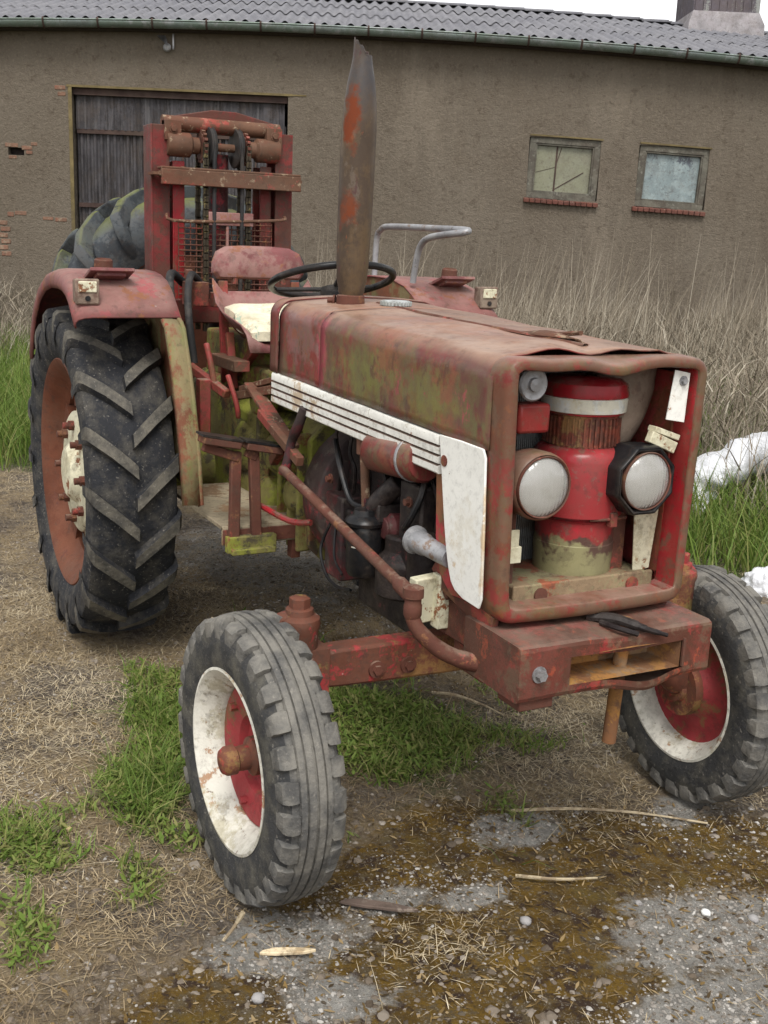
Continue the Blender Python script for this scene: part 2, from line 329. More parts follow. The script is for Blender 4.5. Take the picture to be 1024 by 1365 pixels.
M['ventwood'] = coat('vent_boards', (.1, .088, .1), [dict(c=(.1, .085, .095), s=6, lo=.4, hi=.6, st=(1, 1, .1)), dict(c=(.26, .27, .25), s=3, lo=.56, hi=.64, st=(1, 1, .1), amt=.8)], rough=.85)
M['ventskirt'] = coat('vent_skirt', (.25, .235, .24), [dict(c=(.28, .26, .27), s=5, lo=.45, hi=.65)], rough=.85)
M['plastic'] = coat('white_plastic_film', (.72, .73, .76), [dict(c=(.5, .5, .52), s=5, lo=.55, hi=.7, amt=.5)], rough=.35, bump=.02, bscale=9, vary=.04, dirt=.1)

def mat_tint(name, cols, rough=.85, spec=.2, trans=0.0):
    t = Mt(name)
    a = t.attr('tint').outputs['Fac']
    rp = t.n.new('ShaderNodeValToRGB'); t.link(a, rp.inputs[0])
    el = rp.color_ramp.elements
    el[0].position = 0; el[0].color = (*cols[0], 1); el[1].position = 1; el[1].color = (*cols[-1], 1)
    for i, c in enumerate(cols[1:-1]):
        e = el.new((i + 1) / (len(cols) - 1)); e.color = (*c, 1)
    m_ = t.done(rp.outputs[0], rough, 0, spec)
    if trans:
        tr = t.n.new('ShaderNodeBsdfTranslucent'); t.link(rp.outputs[0], tr.inputs[0])
        mx = t.n.new('ShaderNodeMixShader'); mx.inputs[0].default_value = trans
        out = t.n['Material Output']
        t.link(t.p.outputs[0], mx.inputs[1]); t.link(tr.outputs[0], mx.inputs[2]); t.link(mx.outputs[0], out.inputs[0])
    return m_
M['grass'] = mat_tint('grass_blades', [(.045, .08, .016), (.1, .165, .026), (.15, .22, .04), (.28, .26, .1)], .6, .3, .3)
M['straw'] = mat_tint('straw_bits', [(.07, .05, .033), (.19, .14, .085), (.35, .27, .16), (.54, .46, .32)])
M['weeds'] = mat_tint('dead_weed_stalks', [(.075, .058, .04), (.165, .134, .098), (.27, .23, .172), (.43, .385, .31)])
M['gravel'] = mat_tint('gravel_stones', [(.08, .064, .045), (.18, .158, .135), (.28, .26, .235), (.44, .42, .39)])
M['crumb'] = mat_tint('soil_crumbs', [(.05, .037, .026), (.115, .09, .066), (.18, .15, .12), (.29, .255, .215)])
M['leaf'] = mat_tint('rotting_leaf_bits', [(.04, .027, .014), (.1, .063, .022), (.17, .11, .04), (.26, .19, .1)])

def mat_ground():
    t = Mt('farmyard_ground')
    z = t.sep(t.attr('zones').outputs['Vector'])
    soil = t.mix(t.rng(t.noise(5, 7, .7), .35, .65), (.065, .05, .041), (.19, .155, .12))
    soil = t.mix(t.math('MULTIPLY', t.rng(t.noise(2.2, 5, .65), .44, .56), .85), soil, (.31, .23, .125))
    soil = t.mix(t.math('MULTIPLY', t.rng(t.noise(20, 7, .8), .5, .6), .7), soil, (.07, .05, .04))
    soil = t.mix(t.rng(t.noise(30, 6, .7, (1, 2.2, 1)), .48, .66), soil, (.28, .225, .165))
    crust = t.mix(t.rng(t.noise(22, 7, .75), .35, .65), (.2, .186, .165), (.42, .4, .365))
    mossc = t.mix(t.rng(t.noise(9, 6, .7), .35, .65), (.065, .036, .007), (.2, .115, .013))
    mossc = t.mix(t.rng(t.noise(16, 6, .75), .5, .6), mossc, (.13, .095, .05))
    mossc = t.mix(t.rng(t.noise(24, 5), .52, .62), mossc, (.05, .028, .016))
    mossc = t.mix(t.math('MULTIPLY', t.rng(t.noise(4, 4), .55, .66), .6), mossc, (.16, .11, .02))
    grs = t.mix(t.rng(t.noise(26, 5), .4, .6), (.05, .06, .02), (.09, .12, .028))
    edge = t.rng(t.noise(6, 7, .75), .2, .8, -.45, .45)
    def zone(k, sharp=.16):
        return t.rng(t.math('ADD', z[k], edge), .5 - sharp, .5 + sharp)
    c = t.mix(zone(0), soil, grs)
    c = t.mix(zone(1), c, mossc)
    c = t.mix(zone(2, .1), c, crust)
    hgt = t.math('ADD', t.noise(28, 9, .8), t.math('MULTIPLY', t.noise(95, 5, .7), .7))
    grit = t.noise(150, 4, .7)
    c = t.mix(t.math('MULTIPLY', t.rng(grit, .55, .64), .4), c, (.06, .048, .038))
    c = t.mix(t.math('MULTIPLY', t.rng(t.noise(110, 4, .7), .57, .65), .5), c, (.42, .38, .31))
    t.bump(hgt, .034, .85)
    return t.done(c, .92, 0, .25)
M['ground'] = mat_ground()

# ------------------------------------------------------------------ mesh helpers
class MB:
    def __init__(s): s.v = []; s.f = []; s.m = []
    def add(s, vs, fs, mi=0):
        b = len(s.v); s.v += [tuple(x) for x in vs]; s.f += [tuple(i + b for i in f) for f in fs]; s.m += [mi] * len(fs); return s
    def box(s, c, d, rot=None, mi=0, taper=1.0):
        q = rot.to_matrix() if isinstance(rot, Euler) else (rot or Matrix.Identity(3))
        c = Vector(c); vs = []
        for z in (-.5, .5):
            k = taper if z > 0 else 1
            for x, y in ((-.5, -.5), (.5, -.5), (.5, .5), (-.5, .5)): vs.append(c + q @ Vector((x * d[0] * k, y * d[1] * k, z * d[2])))
        return s.add(vs, [(3, 2, 1, 0), (4, 5, 6, 7), (0, 1, 5, 4), (1, 2, 6, 5), (2, 3, 7, 6), (3, 0, 4, 7)], mi)
    def beam(s, p0, p1, wy, wz, mi=0):
        p0, p1 = Vector(p0), Vector(p1); d = p1 - p0; q = d.to_track_quat('X', 'Z').to_matrix()
        return s.box((p0 + p1) / 2, (d.length, wy, wz), q, mi)
    def rings(s, rs, cap=True, mi=0, closed=False):
        n = len(rs[0]); b = len(s.v); fs = []
        for i in range(len(rs) - (0 if closed else 1)):
            j = (i + 1) % len(rs)
            for k in range(n):
                l = (k + 1) % n; fs.append((i * n + k, i * n + l, j * n + l, j * n + k))
        if cap and not closed:
            fs.append(tuple(range(n))[::-1]); fs.append(tuple(range((len(rs) - 1) * n, len(rs) * n)))
        return s.add([p for r_ in rs for p in r_], fs, mi)
    def lathe(s, prof, o=(0, 0, 0), ax=(0, 0, 1), n=32, cap=True, mi=0, closed=False):
        ax = Vector(ax).normalized(); q = ax.to_track_quat('Z', 'Y').to_matrix(); o = Vector(o)
        rs = [[o + q @ Vector((r_ * math.cos(2 * PI * k / n), r_ * math.sin(2 * PI * k / n), a)) for k in range(n)] for a, r_ in prof]
        return s.rings(rs, cap, mi, closed)
    def cyl(s, p0, p1, r0, r1=None, n=16, cap=True, mi=0):
        p0, p1 = Vector(p0), Vector(p1); r1 = r0 if r1 is None else r1
        return s.lathe([(0, r0), ((p1 - p0).length, r1)], p0, p1 - p0, n, cap, mi)
    def tube(s, pts, r, n=10, smooth=0, mi=0, closed=False):
        pts = [Vector(p) for p in pts]
        if smooth: pts = catmull(pts, smooth)
        N = len(pts); rs = []; t0 = None; a = None
        for i, p in enumerate(pts):
            t = (pts[min(i + 1, N - 1)] - pts[max(i - 1, 0)]) if not closed else (pts[(i + 1) % N] - pts[i - 1])
            t.normalize()
            if a is None:
                a = t.orthogonal().normalized()
            else:
                a = (a - t * a.dot(t)).normalized()
            b = t.cross(a); rr = r[min(i * len(r) // N, len(r) - 1)] if isinstance(r, (list, tuple)) else r
            rs.append([p + (a * math.cos(2 * PI * k / n) + b * math.sin(2 * PI * k / n)) * rr for k in range(n)])
        return s.rings(rs, not closed, mi, closed)
    def grid(s, rows, mi=0):
        n = len(rows[0]); fs = []
        for i in range(len(rows) - 1):
            for k in range(n - 1): fs.append((i * n + k, i * n + k + 1, (i + 1) * n + k + 1, (i + 1) * n + k))
        return s.add([p for r_ in rows for p in r_], fs, mi)
    def prism(s, poly, d, mi=0):
        n = len(poly); d = Vector(d); a = [Vector(p) for p in poly]
        return s.add(a + [p + d for p in a], [tuple(range(n))[::-1], tuple(range(n, 2 * n))] + [(i, (i + 1) % n, n + (i + 1) % n, n + i) for i in range(n)], mi)
    def bolt(s, p, ax, r=.012, hgt=.01, mi=0):
        ax = Vector(ax).normalized(); p = Vector(p)
        s.cyl(p, p + ax * hgt * .3, r * 1.5, n=14, mi=mi); s.cyl(p + ax * hgt * .3, p + ax * hgt * 1.2, r, n=6, mi=mi); return s

def catmull(p, k):
    out = []
    for i in range(len(p) - 1):
        a, b, c, d = p[max(i - 1, 0)], p[i], p[i + 1], p[min(i + 2, len(p) - 1)]
        for j in range(k):
            t = j / k
            out.append(.5 * ((2 * b) + (c - a) * t + (2 * a - 5 * b + 4 * c - d) * t * t + (3 * b - a - 3 * c + d) * t ** 3))
    out.append(p[-1]); return out

def mesh(name, mb, mats, org=(0, 0, 0), sharp=38, fix=True):
    me = bpy.data.meshes.new(name)
    o = Vector(org)
    me.from_pydata([(x - o.x, y - o.y, z - o.z) for x, y, z in mb.v], [], mb.f)
    for m_ in (mats if isinstance(mats, (list, tuple)) else [mats]): me.materials.append(M[m_] if isinstance(m_, str) else m_)
    me.polygons.foreach_set('material_index', mb.m)
    if fix:
        bm = bmesh.new(); bm.from_mesh(me); bmesh.ops.recalc_face_normals(bm, faces=bm.faces); bm.to_mesh(me); bm.free()
    me.polygons.foreach_set('use_smooth', [True] * len(me.polygons))
    me.set_sharp_from_angle(angle=R(sharp))
    me.update(); return me

def obj(name, mb, mats, parent=None, org=None, bevel=0, solid=0, sharp=38, fix=True, loc=None):
    """one mesh object. parts: geometry given in world space, made relative to the root of their thing"""
    if org is None: org = parent['_org'] if parent is not None and '_org' in parent else (0, 0, 0)
    o = bpy.data.objects.new(name, mesh(name, mb, mats, org, sharp, fix)); COL.objects.link(o)
    if parent is not None:
        o.parent = parent; o['_org'] = tuple(org)
    else:
        o.location = org; o['_org'] = tuple(org)
    if loc is not None: o.location = loc
    if solid:
        q = o.modifiers.new('thickness', 'SOLIDIFY'); q.thickness = solid; q.offset = -1
    if bevel:
        q = o.modifiers.new('worn edges', 'BEVEL'); q.width = bevel; q.segments = 2; q.limit_method = 'ANGLE'; q.angle_limit = R(40)
    return o
def thing(name, label, cat, org=(0, 0, 0), group=None):
    o = bpy.data.objects.new(name, None); o.empty_display_size = .1; COL.objects.link(o); o.location = org
    o['_org'] = tuple(org); return tag(o, label, cat, group)
def tag(o, label, cat, group=None):
    o['label'] = label; o['category'] = cat
    if group: o['group'] = group
    return o
def B(): return MB()

# value noise for terrain
def vnoise(x, y, sc_, seed):
    x = np.asarray(x, float) / sc_; y = np.asarray(y, float) / sc_
    xi = np.floor(x).astype(np.int64); yi = np.floor(y).astype(np.int64); fx = x - xi; fy = y - yi
    fx = fx * fx * (3 - 2 * fx); fy = fy * fy * (3 - 2 * fy)
    def hsh(a, b):
        n_ = (a * 374761393 + b * 668265263 + seed * 974711) & 0x7fffffff
        n_ = ((n_ ^ (n_ >> 13)) * 1274126177) & 0x7fffffff
        return ((n_ ^ (n_ >> 16)) & 0xffff) / 65535.0
    return (hsh(xi, yi) * (1 - fx) + hsh(xi + 1, yi) * fx) * (1 - fy) + (hsh(xi, yi + 1) * (1 - fx) + hsh(xi + 1, yi + 1) * fx) * fy
def sstep(x, a, b):
    t = np.clip((np.asarray(x, float) - a) / (b - a), 0, 1); return t * t * (3 - 2 * t)
def gh(x, y):
    x = np.asarray(x, float); y = np.asarray(y, float)
    z = .02 - .066 * sstep(x, -1.75, -.15) - .012 * np.clip(y, -1, 1.2)
    near = 1 - sstep(np.hypot(x + 1, y), 4, 9)
    z = z + near * ((vnoise(x, y, .5, 1) - .5) * .04 + (vnoise(x, y, .17, 2) - .5) * .022 + (vnoise(x, y, .06, 3) - .5) * .012)
    for wx, wy, zz, rx, ry in ((0, -.69, -.034, .3, .16), (0, .69, -.056, .3, .16), (-1.909, -.655, .02, .4, .2), (-1.909, .655, .02, .4, .2)):
        k = np.exp(-(((x - wx) / rx) ** 2 + ((y - wy) / ry) ** 2)); z = z * (1 - k) + (zz - .004) * k
    # churned soil bank below the tractor
    led = sstep(x + .25 * y + (vnoise(x, y, .22, 8) - .5) * .35, -1.42, -1.52) * sstep(y, -.5, -.2) * (1 - sstep(y, 1.1, 1.5)) * sstep(x, -3.4, -2.6)
    return z + .05 * led * near
def poly_d(x, y, cx, cy, rx, ry, a=0):
    c, s_ = math.cos(a), math.sin(a); dx = x - cx; dy = y - cy
    return np.exp(-(((dx * c + dy * s_) / rx) ** 2 + ((-dx * s_ + dy * c) / ry) ** 2) * .69)
def zones(x, y):
    dx, dy = x - CAM.x, y - CAM.y
    dep = dx * FH.x + dy * FH.y; lat = dx * RH.x + dy * RH.y
    g = np.maximum.reduce([poly_d(x, y, -.66, .06, .36, .27), poly_d(x, y, -.92, -.62, .36, .15), poly_d(x, y, -.55, -.85, .25, .1), .55 * poly_d(x, y, -.36, -1.2, .2, .1), .5 * poly_d(x, y, .0, -1.25, .16, .07), .6 * poly_d(x, y, -.12, -.98, .1, .06),
        sstep(-dep - .0, -14.5, -12) * 0 + sstep(dep, 6.6, 7.6) * sstep(lat, -1.5, -2.1), sstep(dep, 4.9, 5.6) * sstep(lat, 1.3, 1.7)])
    ms = sstep(x - (-.38 + .496 * (y + .35)), -.12, .16) * sstep(y + 1.7 * (x - .1), -.95, -.45) * (1 - sstep(x, 2.5, 4))
    ms = np.maximum(ms, .55 * poly_d(x, y, -1.3, .1, .3, .5))
    gv = np.maximum.reduce([poly_d(x, y, .62, .24, .19, .25), poly_d(x, y, .0, .1, .095, .14), poly_d(x, y, .25, -.73, .12, .18), .8 * poly_d(x, y, .16, -.4, .06, .12), .85 * poly_d(x, y, .48, -.7, .1, .13), .8 * poly_d(x, y, .25, -.2, .06, .1), poly_d(x, y, .85, .05, .12, .3), .7 * poly_d(x, y, .1, .62, .1, .15), poly_d(x, y, -2.5, .4, .75, .5), .6 * poly_d(x, y, -.9, -1.4, .6, .25)])
    return np.clip(g, 0, 1), np.clip(ms, 0, 1), np.clip(gv, 0, 1), dep, lat

# ------------------------------------------------------------------ ground
def build_ground():
    def axis(a, b, st):
        core = list(np.arange(a, b + st / 2, st)); lo, hi = [], []
        d = st; p = a
        while p > -150: d *= 1.25; p -= d; lo.append(p)
        d = st; p = b
        while p < 150: d *= 1.25; p += d; hi.append(p)
        return np.array(lo[::-1] + core + hi)
    xs = axis(-3.4, 1.6, .022); ys = axis(-2.0, 2.2, .022)
    X, Y = np.meshgrid(xs, ys, indexing='ij'); Z = gh(X, Y)
    nx, ny = X.shape
    me = bpy.data.meshes.new('ground')
    co = np.stack([X, Y, Z], -1).reshape(-1, 3)
    i = np.arange(nx * ny).reshape(nx, ny)
    q = np.stack([i[:-1, :-1], i[1:, :-1], i[1:, 1:], i[:-1, 1:]], -1).reshape(-1, 4)
    fill(me, co, q)
    g, ms, gv, _, _ = zones(co[:, 0], co[:, 1])
    a = me.attributes.new('zones', 'FLOAT_VECTOR', 'POINT')
    a.data.foreach_set('vector', np.stack([g, ms, gv], -1).astype(np.float32).ravel())
    me.materials.append(M['ground'])
    o = bpy.data.objects.new('ground', me); COL.objects.link(o); o['kind'] = 'structure'
    return o
def fill(me, co, faces, smooth=True):
    k = faces.shape[1]
    me.vertices.add(len(co)); me.vertices.foreach_set('co', np.asarray(co, np.float32).ravel())
    me.loops.add(faces.size); me.loops.foreach_set('vertex_index', faces.ravel().astype(np.int32))
    me.polygons.add(len(faces)); me.polygons.foreach_set('loop_start', np.arange(0, faces.size, k, dtype=np.int32))
    me.polygons.foreach_set('use_smooth', np.full(len(faces), smooth)); me.update(calc_edges=True)
build_ground()

# ------------------------------------------------------------------ loose stuff on the ground (uncountable)
def blades(name, P, hgt, wid, lean, mat, tint, az=None, lie=False, segs=2):
    """P (n,3) roots; each blade a narrow bent strip"""
    n = len(P); az = rng.uniform(0, 2 * PI, n) if az is None else az
    d = np.stack([np.cos(az), np.sin(az), np.zeros(n)], -1)
    s_ = np.stack([-np.sin(az), np.cos(az), np.zeros(n)], -1)
    if not lie:
        fa = rng.uniform(0, 2 * PI, n); s_ = np.stack([np.cos(fa), np.sin(fa), np.zeros(n)], -1)
    V = []
    for j in range(segs + 1):
        t = j / segs
        if lie: c = P + d * (hgt * (t - .5))[:, None] + np.array([0, 0, 1]) * (lean * (t - .5) * hgt + (.25 - (t - .5) ** 2) * hgt * .12)[:, None]; ww = wid * (.3 if j in (0, segs) else 1.15)
        else:
            c = P + d * (hgt * lean * t ** 1.6)[:, None] + np.array([0, 0, 1]) * (hgt * t * (1 - .35 * lean * t))[:, None]; ww = wid * (1 - .85 * t)
        V += [c - s_ * (ww / 2)[:, None], c + s_ * (ww / 2)[:, None]]
    V = np.stack(V, 1); K = V.shape[1]
    b = (np.arange(n) * K)[:, None]
    F = np.concatenate([b + np.array([2 * j, 2 * j + 1, 2 * j + 3, 2 * j + 2]) for j in range(segs)], 0)
    me = bpy.data.meshes.new(name); fill(me, V.reshape(-1, 3), F)
    a = me.attributes.new('tint', 'FLOAT', 'POINT'); a.data.foreach_set('value', np.repeat(tint, K).astype(np.float32))
    me.materials.append(M[mat]); o = bpy.data.objects.new(name, me); COL.objects.link(o); o['kind'] = 'stuff'
    return o
def on_ground(n, x0, x1, y0, y1, dens):
    out = []
    while sum(map(len, out)) < n:
        x = rng.uniform(x0, x1, 20000); y = rng.uniform(y0, y1, 20000)
        k = rng.uniform(0, 1, 20000) < dens(x, y); out.append(np.stack([x[k], y[k], gh(x[k], y[k])], -1))
        if len(out) > 400: break
    return np.concatenate(out)[:n]
def off_wheels(x, y, pad=0.0):
    k = np.ones_like(x, bool)
    for wx, wy, rx, ry in ((0, -.69, .16, .12), (0, .69, .16, .12), (-1.909, -.655, .3, .19), (-1.909, .655, .3, .19)):
        k &= ~((np.abs(x - wx) < rx + pad) & (np.abs(y - wy) < ry + pad))
    return k
# short grass
def dg(x, y):
    g, ms, gv, dep, lat = zones(x, y); return np.clip((g - .3 + (vnoise(x, y, .13, 21) - .5) * .7) * 1.6, 0, 1) * (dep < 6) * off_wheels(x, y)
P = on_ground(8000, -2.2, .6, -1.7, 1.0, dg); n = len(P)
blades('short_grass', P, rng.uniform(.02, .06, n) * (1 + .5 * (vnoise(P[:, 0], P[:, 1], .2, 5) > .6)), rng.uniform(.003, .0085, n), rng.uniform(.2, 1.5, n), 'grass', np.clip(rng.normal(.72, .22, n), 0, 1))
# broad-leaved clover and dandelion leaves in the same patches
P = on_ground(4200, -2.0, .4, -1.6, 1.0, dg); n = len(P); P[:, 2] += rng.uniform(.005, .035, n)
blades('broad_leaves', P, rng.uniform(.012, .034, n), rng.uniform(.005, .012, n), rng.normal(0, .5, n), 'grass', np.clip(rng.normal(.7, .2, n), 0, 1), lie=True)
# a taller tuft beside the front wheel and thin tufts elsewhere
C_ = [(-.85, -.62, .12), (-1.0, -.68, .1), (-.62, -.8, .1), (-.48, -.86, .07)]
Q = []
for cx_, cy_, r_ in C_:
    a = rng.normal(0, r_ * .6, (170, 2)); Q.append(np.stack([cx_ + a[:, 0], cy_ + a[:, 1], gh(cx_ + a[:, 0], cy_ + a[:, 1])], -1))
P = np.concatenate(Q); n = len(P)
blades('tall_grass', P, rng.uniform(.06, .17, n), rng.uniform(.003, .006, n), rng.uniform(.3, 1.5, n), 'grass', np.clip(rng.normal(.5, .25, n), 0, 1), segs=3)
# meadow grass further off
def dm(x, y):
    g, ms, gv, dep, lat = zones(x, y); return np.where((dep > 4.9) & (dep < 16), np.clip(g - .2, 0, 1) * np.clip(9 / np.maximum(dep, 1) - .25, .15, 1), 0) * (np.abs(lat) < dep * .45 + .6)
P = on_ground(42000, -14, 0, -4, 9, dm); n = len(P)
blades('meadow_grass', P, rng.uniform(.12, .5, n), rng.uniform(.006, .013, n), rng.uniform(.2, .9, n), 'grass', np.clip(rng.normal(.55, .25, n), 0, 1))
# dead tall weeds in front of the barn
def dw(x, y):
    dx, dy = x - CAM.x, y - CAM.y; dep = dx * FH.x + dy * FH.y; lat = dx * RH.x + dy * RH.y
    k = (dep < 16.0) & (np.abs(lat) < dep * .42 + 1)
    right = sstep(lat - np.where(dep > 9, -1.3 + (dep - 9) * 0, 1.75), -.1, .5) * sstep(dep, 5.4, 7.0)
    left = sstep(-lat, 3.6, 4.2) * sstep(dep, 11.5, 14) * .3
    return k * np.maximum(right * (.12 + .88 * sstep(vnoise(x, y, .7, 31), .3, .6)), left)
P = on_ground(13000, -16, 2, -5, 12, dw); n = len(P)
dep = (P[:, 0] - CAM.x) * FH.x + (P[:, 1] - CAM.y) * FH.y
lat = (P[:, 0] - CAM.x) * RH.x + (P[:, 1] - CAM.y) * RH.y
H = rng.uniform(.55, 1.25, n) * np.where(lat < -2, .5, 1) * (.62 + .38 * sstep(dep, 7, 11)); tall = rng.uniform(0, 1, n) > .82; H = np.where(tall, H * 1.5, H)
wind = R(64.7) + rng.normal(0, 1.1, n)
blades('dead_weeds', P, H, rng.uniform(.006, .012, n), rng.uniform(.02, .45, n), 'weeds', np.clip(rng.normal(.6, .22, n), 0, 1), az=wind, segs=3)
# their broken lower leaves
P2 = P[rng.integers(0, n, 34000)] + rng.normal(0, .09, (34000, 3)) * np.array([1, 1, 0]); n2 = len(P2)
P2[:, 2] += rng.uniform(0, .8, n2) ** 1.2
blades('weed_leaves', P2, rng.uniform(.12, .42, n2), rng.uniform(.005, .012, n2), rng.uniform(.4, 1.6, n2), 'weeds', np.clip(rng.normal(.42, .25, n2), 0, 1))
# straw litter
def ds(x, y):
    g, ms, gv, dep, lat = zones(x, y)
    return np.clip(.8 - g * .55 - ms * .72 - gv * .45 + (vnoise(x, y, .35, 41) - .5) * 1.1, .04, 1) * np.where(dep < 4.6, 1, .5) * (dep < 8) * (np.abs(lat) < dep * .4 + .3) * off_wheels(x, y, -.05)
P = on_ground(140000, -5.5, 1.5, -2.6, 3.6, ds); n = len(P); P[:, 2] += .004
L = rng.uniform(.012, .055, n) * np.where(rng.uniform(0, 1, n) > .985, 4, 1)
blades('straw_litter', P, L, rng.uniform(.0008, .0023, n), rng.normal(0, .3, n), 'straw', np.clip(rng.normal(.5, .2, n) + (vnoise(P[:, 0], P[:, 1], .45, 88) - .5) * .9, 0, 1), lie=True)
# dark leaf rot on the mossy part
def dl(x, y):
    g, ms, gv, dep, lat = zones(x, y); return np.clip(ms * .9 + .12 + (vnoise(x, y, .2, 51) - .5), 0, 1) * off_wheels(x, y, -.05)
P = on_ground(6000, -2.6, 1.6, -1.5, 1.9, dl); n = len(P); P[:, 2] += .003
blades('leaf_rot', P, rng.uniform(.006, .028, n), rng.uniform(.003, .009, n), rng.normal(0, .3, n), 'leaf', rng.uniform(0, 1, n), lie=True)
# gravel
def stones(name, P, r, mat, tint):
    base = np.array([(1, 0, 0), (-1, 0, 0), (0, 1, 0), (0, -1, 0), (0, 0, 1), (0, 0, -1)], float)
    F = np.array([(0, 2, 4), (2, 1, 4), (1, 3, 4), (3, 0, 4), (2, 0, 5), (1, 2, 5), (3, 1, 5), (0, 3, 5)])
    # one subdivision to a 18-vertex lump
    mid = {}; vs = [tuple(b) for b in base]; nf = []
    for f in F:
        ids = []
        for a_, b_ in ((0, 1), (1, 2), (2, 0)):
            k = tuple(sorted((f[a_], f[b_])))
            if k not in mid: q = base[k[0]] + base[k[1]]; mid[k] = len(vs); vs.append(tuple(q / np.linalg.norm(q)))
            ids.append(mid[k])
        nf += [(f[0], ids[0], ids[2]), (ids[0], f[1], ids[1]), (ids[2], ids[1], f[2]), tuple(ids)]
    vs = np.array(vs); nf = np.array(nf); n = len(P)
    V = vs[None] * (1 + rng.uniform(-.32, .32, (n, len(vs), 1))) * r[:, None, None] * np.stack([rng.uniform(.7, 1.4, n), rng.uniform(.7, 1.4, n), rng.uniform(.4, .8, n)], -1)[:, None]
    a = rng.uniform(0, 2 * PI, n); c, s_ = np.cos(a)[:, None], np.sin(a)[:, None]
    V = np.stack([V[..., 0] * c - V[..., 1] * s_, V[..., 0] * s_ + V[..., 1] * c, V[..., 2]], -1) + P[:, None]
    me = bpy.data.meshes.new(name); fill(me, V.reshape(-1, 3), (nf[None] + (np.arange(n) * len(vs))[:, None, None]).reshape(-1, 3), False)
    at = me.attributes.new('tint', 'FLOAT', 'POINT'); at.data.foreach_set('value', np.repeat(tint, len(vs)).astype(np.float32))
    me.materials.append(M[mat]); o = bpy.data.objects.new(name, me); COL.objects.link(o); o['kind'] = 'stuff'; return o
def dv(x, y):
    g, ms, gv, dep, lat = zones(x, y); return np.clip(gv * .9 + ms * .06 - .12 + (vnoise(x, y, .16, 61) - .5) * .7, .01, 1) * off_wheels(x, y, -.06)
P = on_ground(26000, -3.2, 1.5, -1.6, 1.9, dv); n = len(P)
stones('gravel', P, np.clip(rng.exponential(.0015, n) + .0013, 0, .006), 'gravel', np.clip(rng.normal(.5, .24, n), 0, 1))
# crumbled soil clods under the machine
P = on_ground(20000, -3.6, 1.4, -2.2, 2.6, lambda x, y: np.clip(vnoise(x, y, .3, 71) - .2 - .5 * zones(x, y)[0], 0.02, 1) * off_wheels(x, y, -.06)); n = len(P)
stones('soil_crumbs', P, np.clip(rng.exponential(.0025, n) + .002, 0, .013), 'crumb', np.clip(rng.normal(.5, .25, n), 0, 1))

M['straw_solid'] = coat('dry_stem', (.4, .33, .22), [dict(c=(.25, .19, .12), s=20, lo=.45, hi=.65)], rough=.85)
M['splinterwood'] = coat('fresh_split_wood', (.55, .45, .3), [dict(c=(.4, .3, .18), s=20, lo=.45, hi=.65)], rough=.85)
M['darkwood'] = coat('rotten_wood', (.11, .08, .065), [dict(c=(.2, .16, .13), s=25, lo=.5, hi=.68)], rough=.9)
M['stone_y'] = coat('yellow_stone', (.45, .36, .18), rough=.8); M['stone_g'] = coat('grey_stone', (.25, .24, .235), rough=.85); M['stone_w'] = coat('white_stone', (.6, .6, .58), rough=.8)
M['grass_solid'] = coat('flower_stem', (.1, .16, .04), rough=.6, bump=0); M['yellow'] = coat('dandelion_yellow', (.7, .5, .02), rough=.7, bump=0)

# ================================================================== tractor
T = thing('tractor', 'old rusty red tractor with white side stripes, open grille and one black-framed headlight', 'tractor', (-.95, 0, 0))
ZT = lambda x: 1.3335 - .0317 * x
ZB = lambda x: 1.1215 - .0175 * x
def hood_rows(x0, x1, nx, hw=.284, bot=None, dent=0.0, grow=0.0):
    rows = []
    for i in range(nx + 1):
        x = x0 + (x1 - x0) * i / nx; zt = ZT(x) + grow; zb = (bot(x) if bot else ZB(x)); r_ = .054; hw_ = hw + grow
        half = [(-hw_, zb + (zt - r_ - zb) * k / 7) for k in range(7)]
        half += [(-hw_ + r_ - r_ * math.cos(a), zt - r_ + r_ * math.sin(a)) for a in [PI / 2 * k / 8 for k in range(9)]]
        half += [(-hw_ + r_ + (hw_ - r_) * k / 8, zt + .012 * (1 - (1 - k / 8) ** 2)) for k in range(1, 9)]
        full = half + [(-y, z) for y, z in half[-2::-1]]
        row = []
        for y, z in full:
            d = dent * (float(vnoise(x * 1.0, y + z, .16, 5)) - .5)
            dz = 0
            if abs(y) < .2 and x > .16: dz = (.004 - .011 * math.exp(-((y + .01) / .07) ** 2) + .003 * math.sin(y * 38)) * (x - .16) / .13
            row.append((x, y + (d if abs(y) > .25 else 0), z + (d if abs(y) < .25 else 0) + dz))
        rows.append(row)
    return rows
obj('hood', B().grid(hood_rows(-.632, .314, 27, dent=.007)), 'hood', T, solid=.003, sharp=60)
obj('rear_hood', B().grid(hood_rows(-.955, -.638, 10, hw=.281, dent=.006)), 'hood', T, solid=.003, sharp=60)
c = B().grid(hood_rows(-1.022, -.962, 4, hw=.281, grow=.006)); obj('cowl', c, 'hood', T, solid=.006, sharp=60)
def prof(x, g=0):
    return hood_rows(x, x + .001, 1, hw=.275)[0]
dash = B(); pr = prof(-1.0); pr = [(-.99, y * .98, z - .006) for _, y, z in pr]; dash.prism(pr, (.02, 0, 0)); obj('dashboard', dash, 'black', T)
st = B()
st.grid([[(x, y + .02 * math.sin(3 * x), ZT(x) + .0125 + (.0045 if abs(y) < .007 else 0)) for x in np.linspace(-.8, .24, 24)] for y in (-.009, -.005, .005, .009)])
obj('seam_strip', st, 'rust', T)
fl = B(); rows = []
for i in range(9):
    t = i / 8; x = -.04 + .25 * t; w_ = .034 * math.sin(PI * min(1, t * .9 + .08)) + .002
    rows.append([(x + .02 * s_, .03 + w_ * s_, ZT(x) + .013 + .016 * (1 - abs(s_)) * math.sin(PI * t) + .01 * t * (s_ < 0)) for s_ in (-1, -.5, 0, .5, 1)])
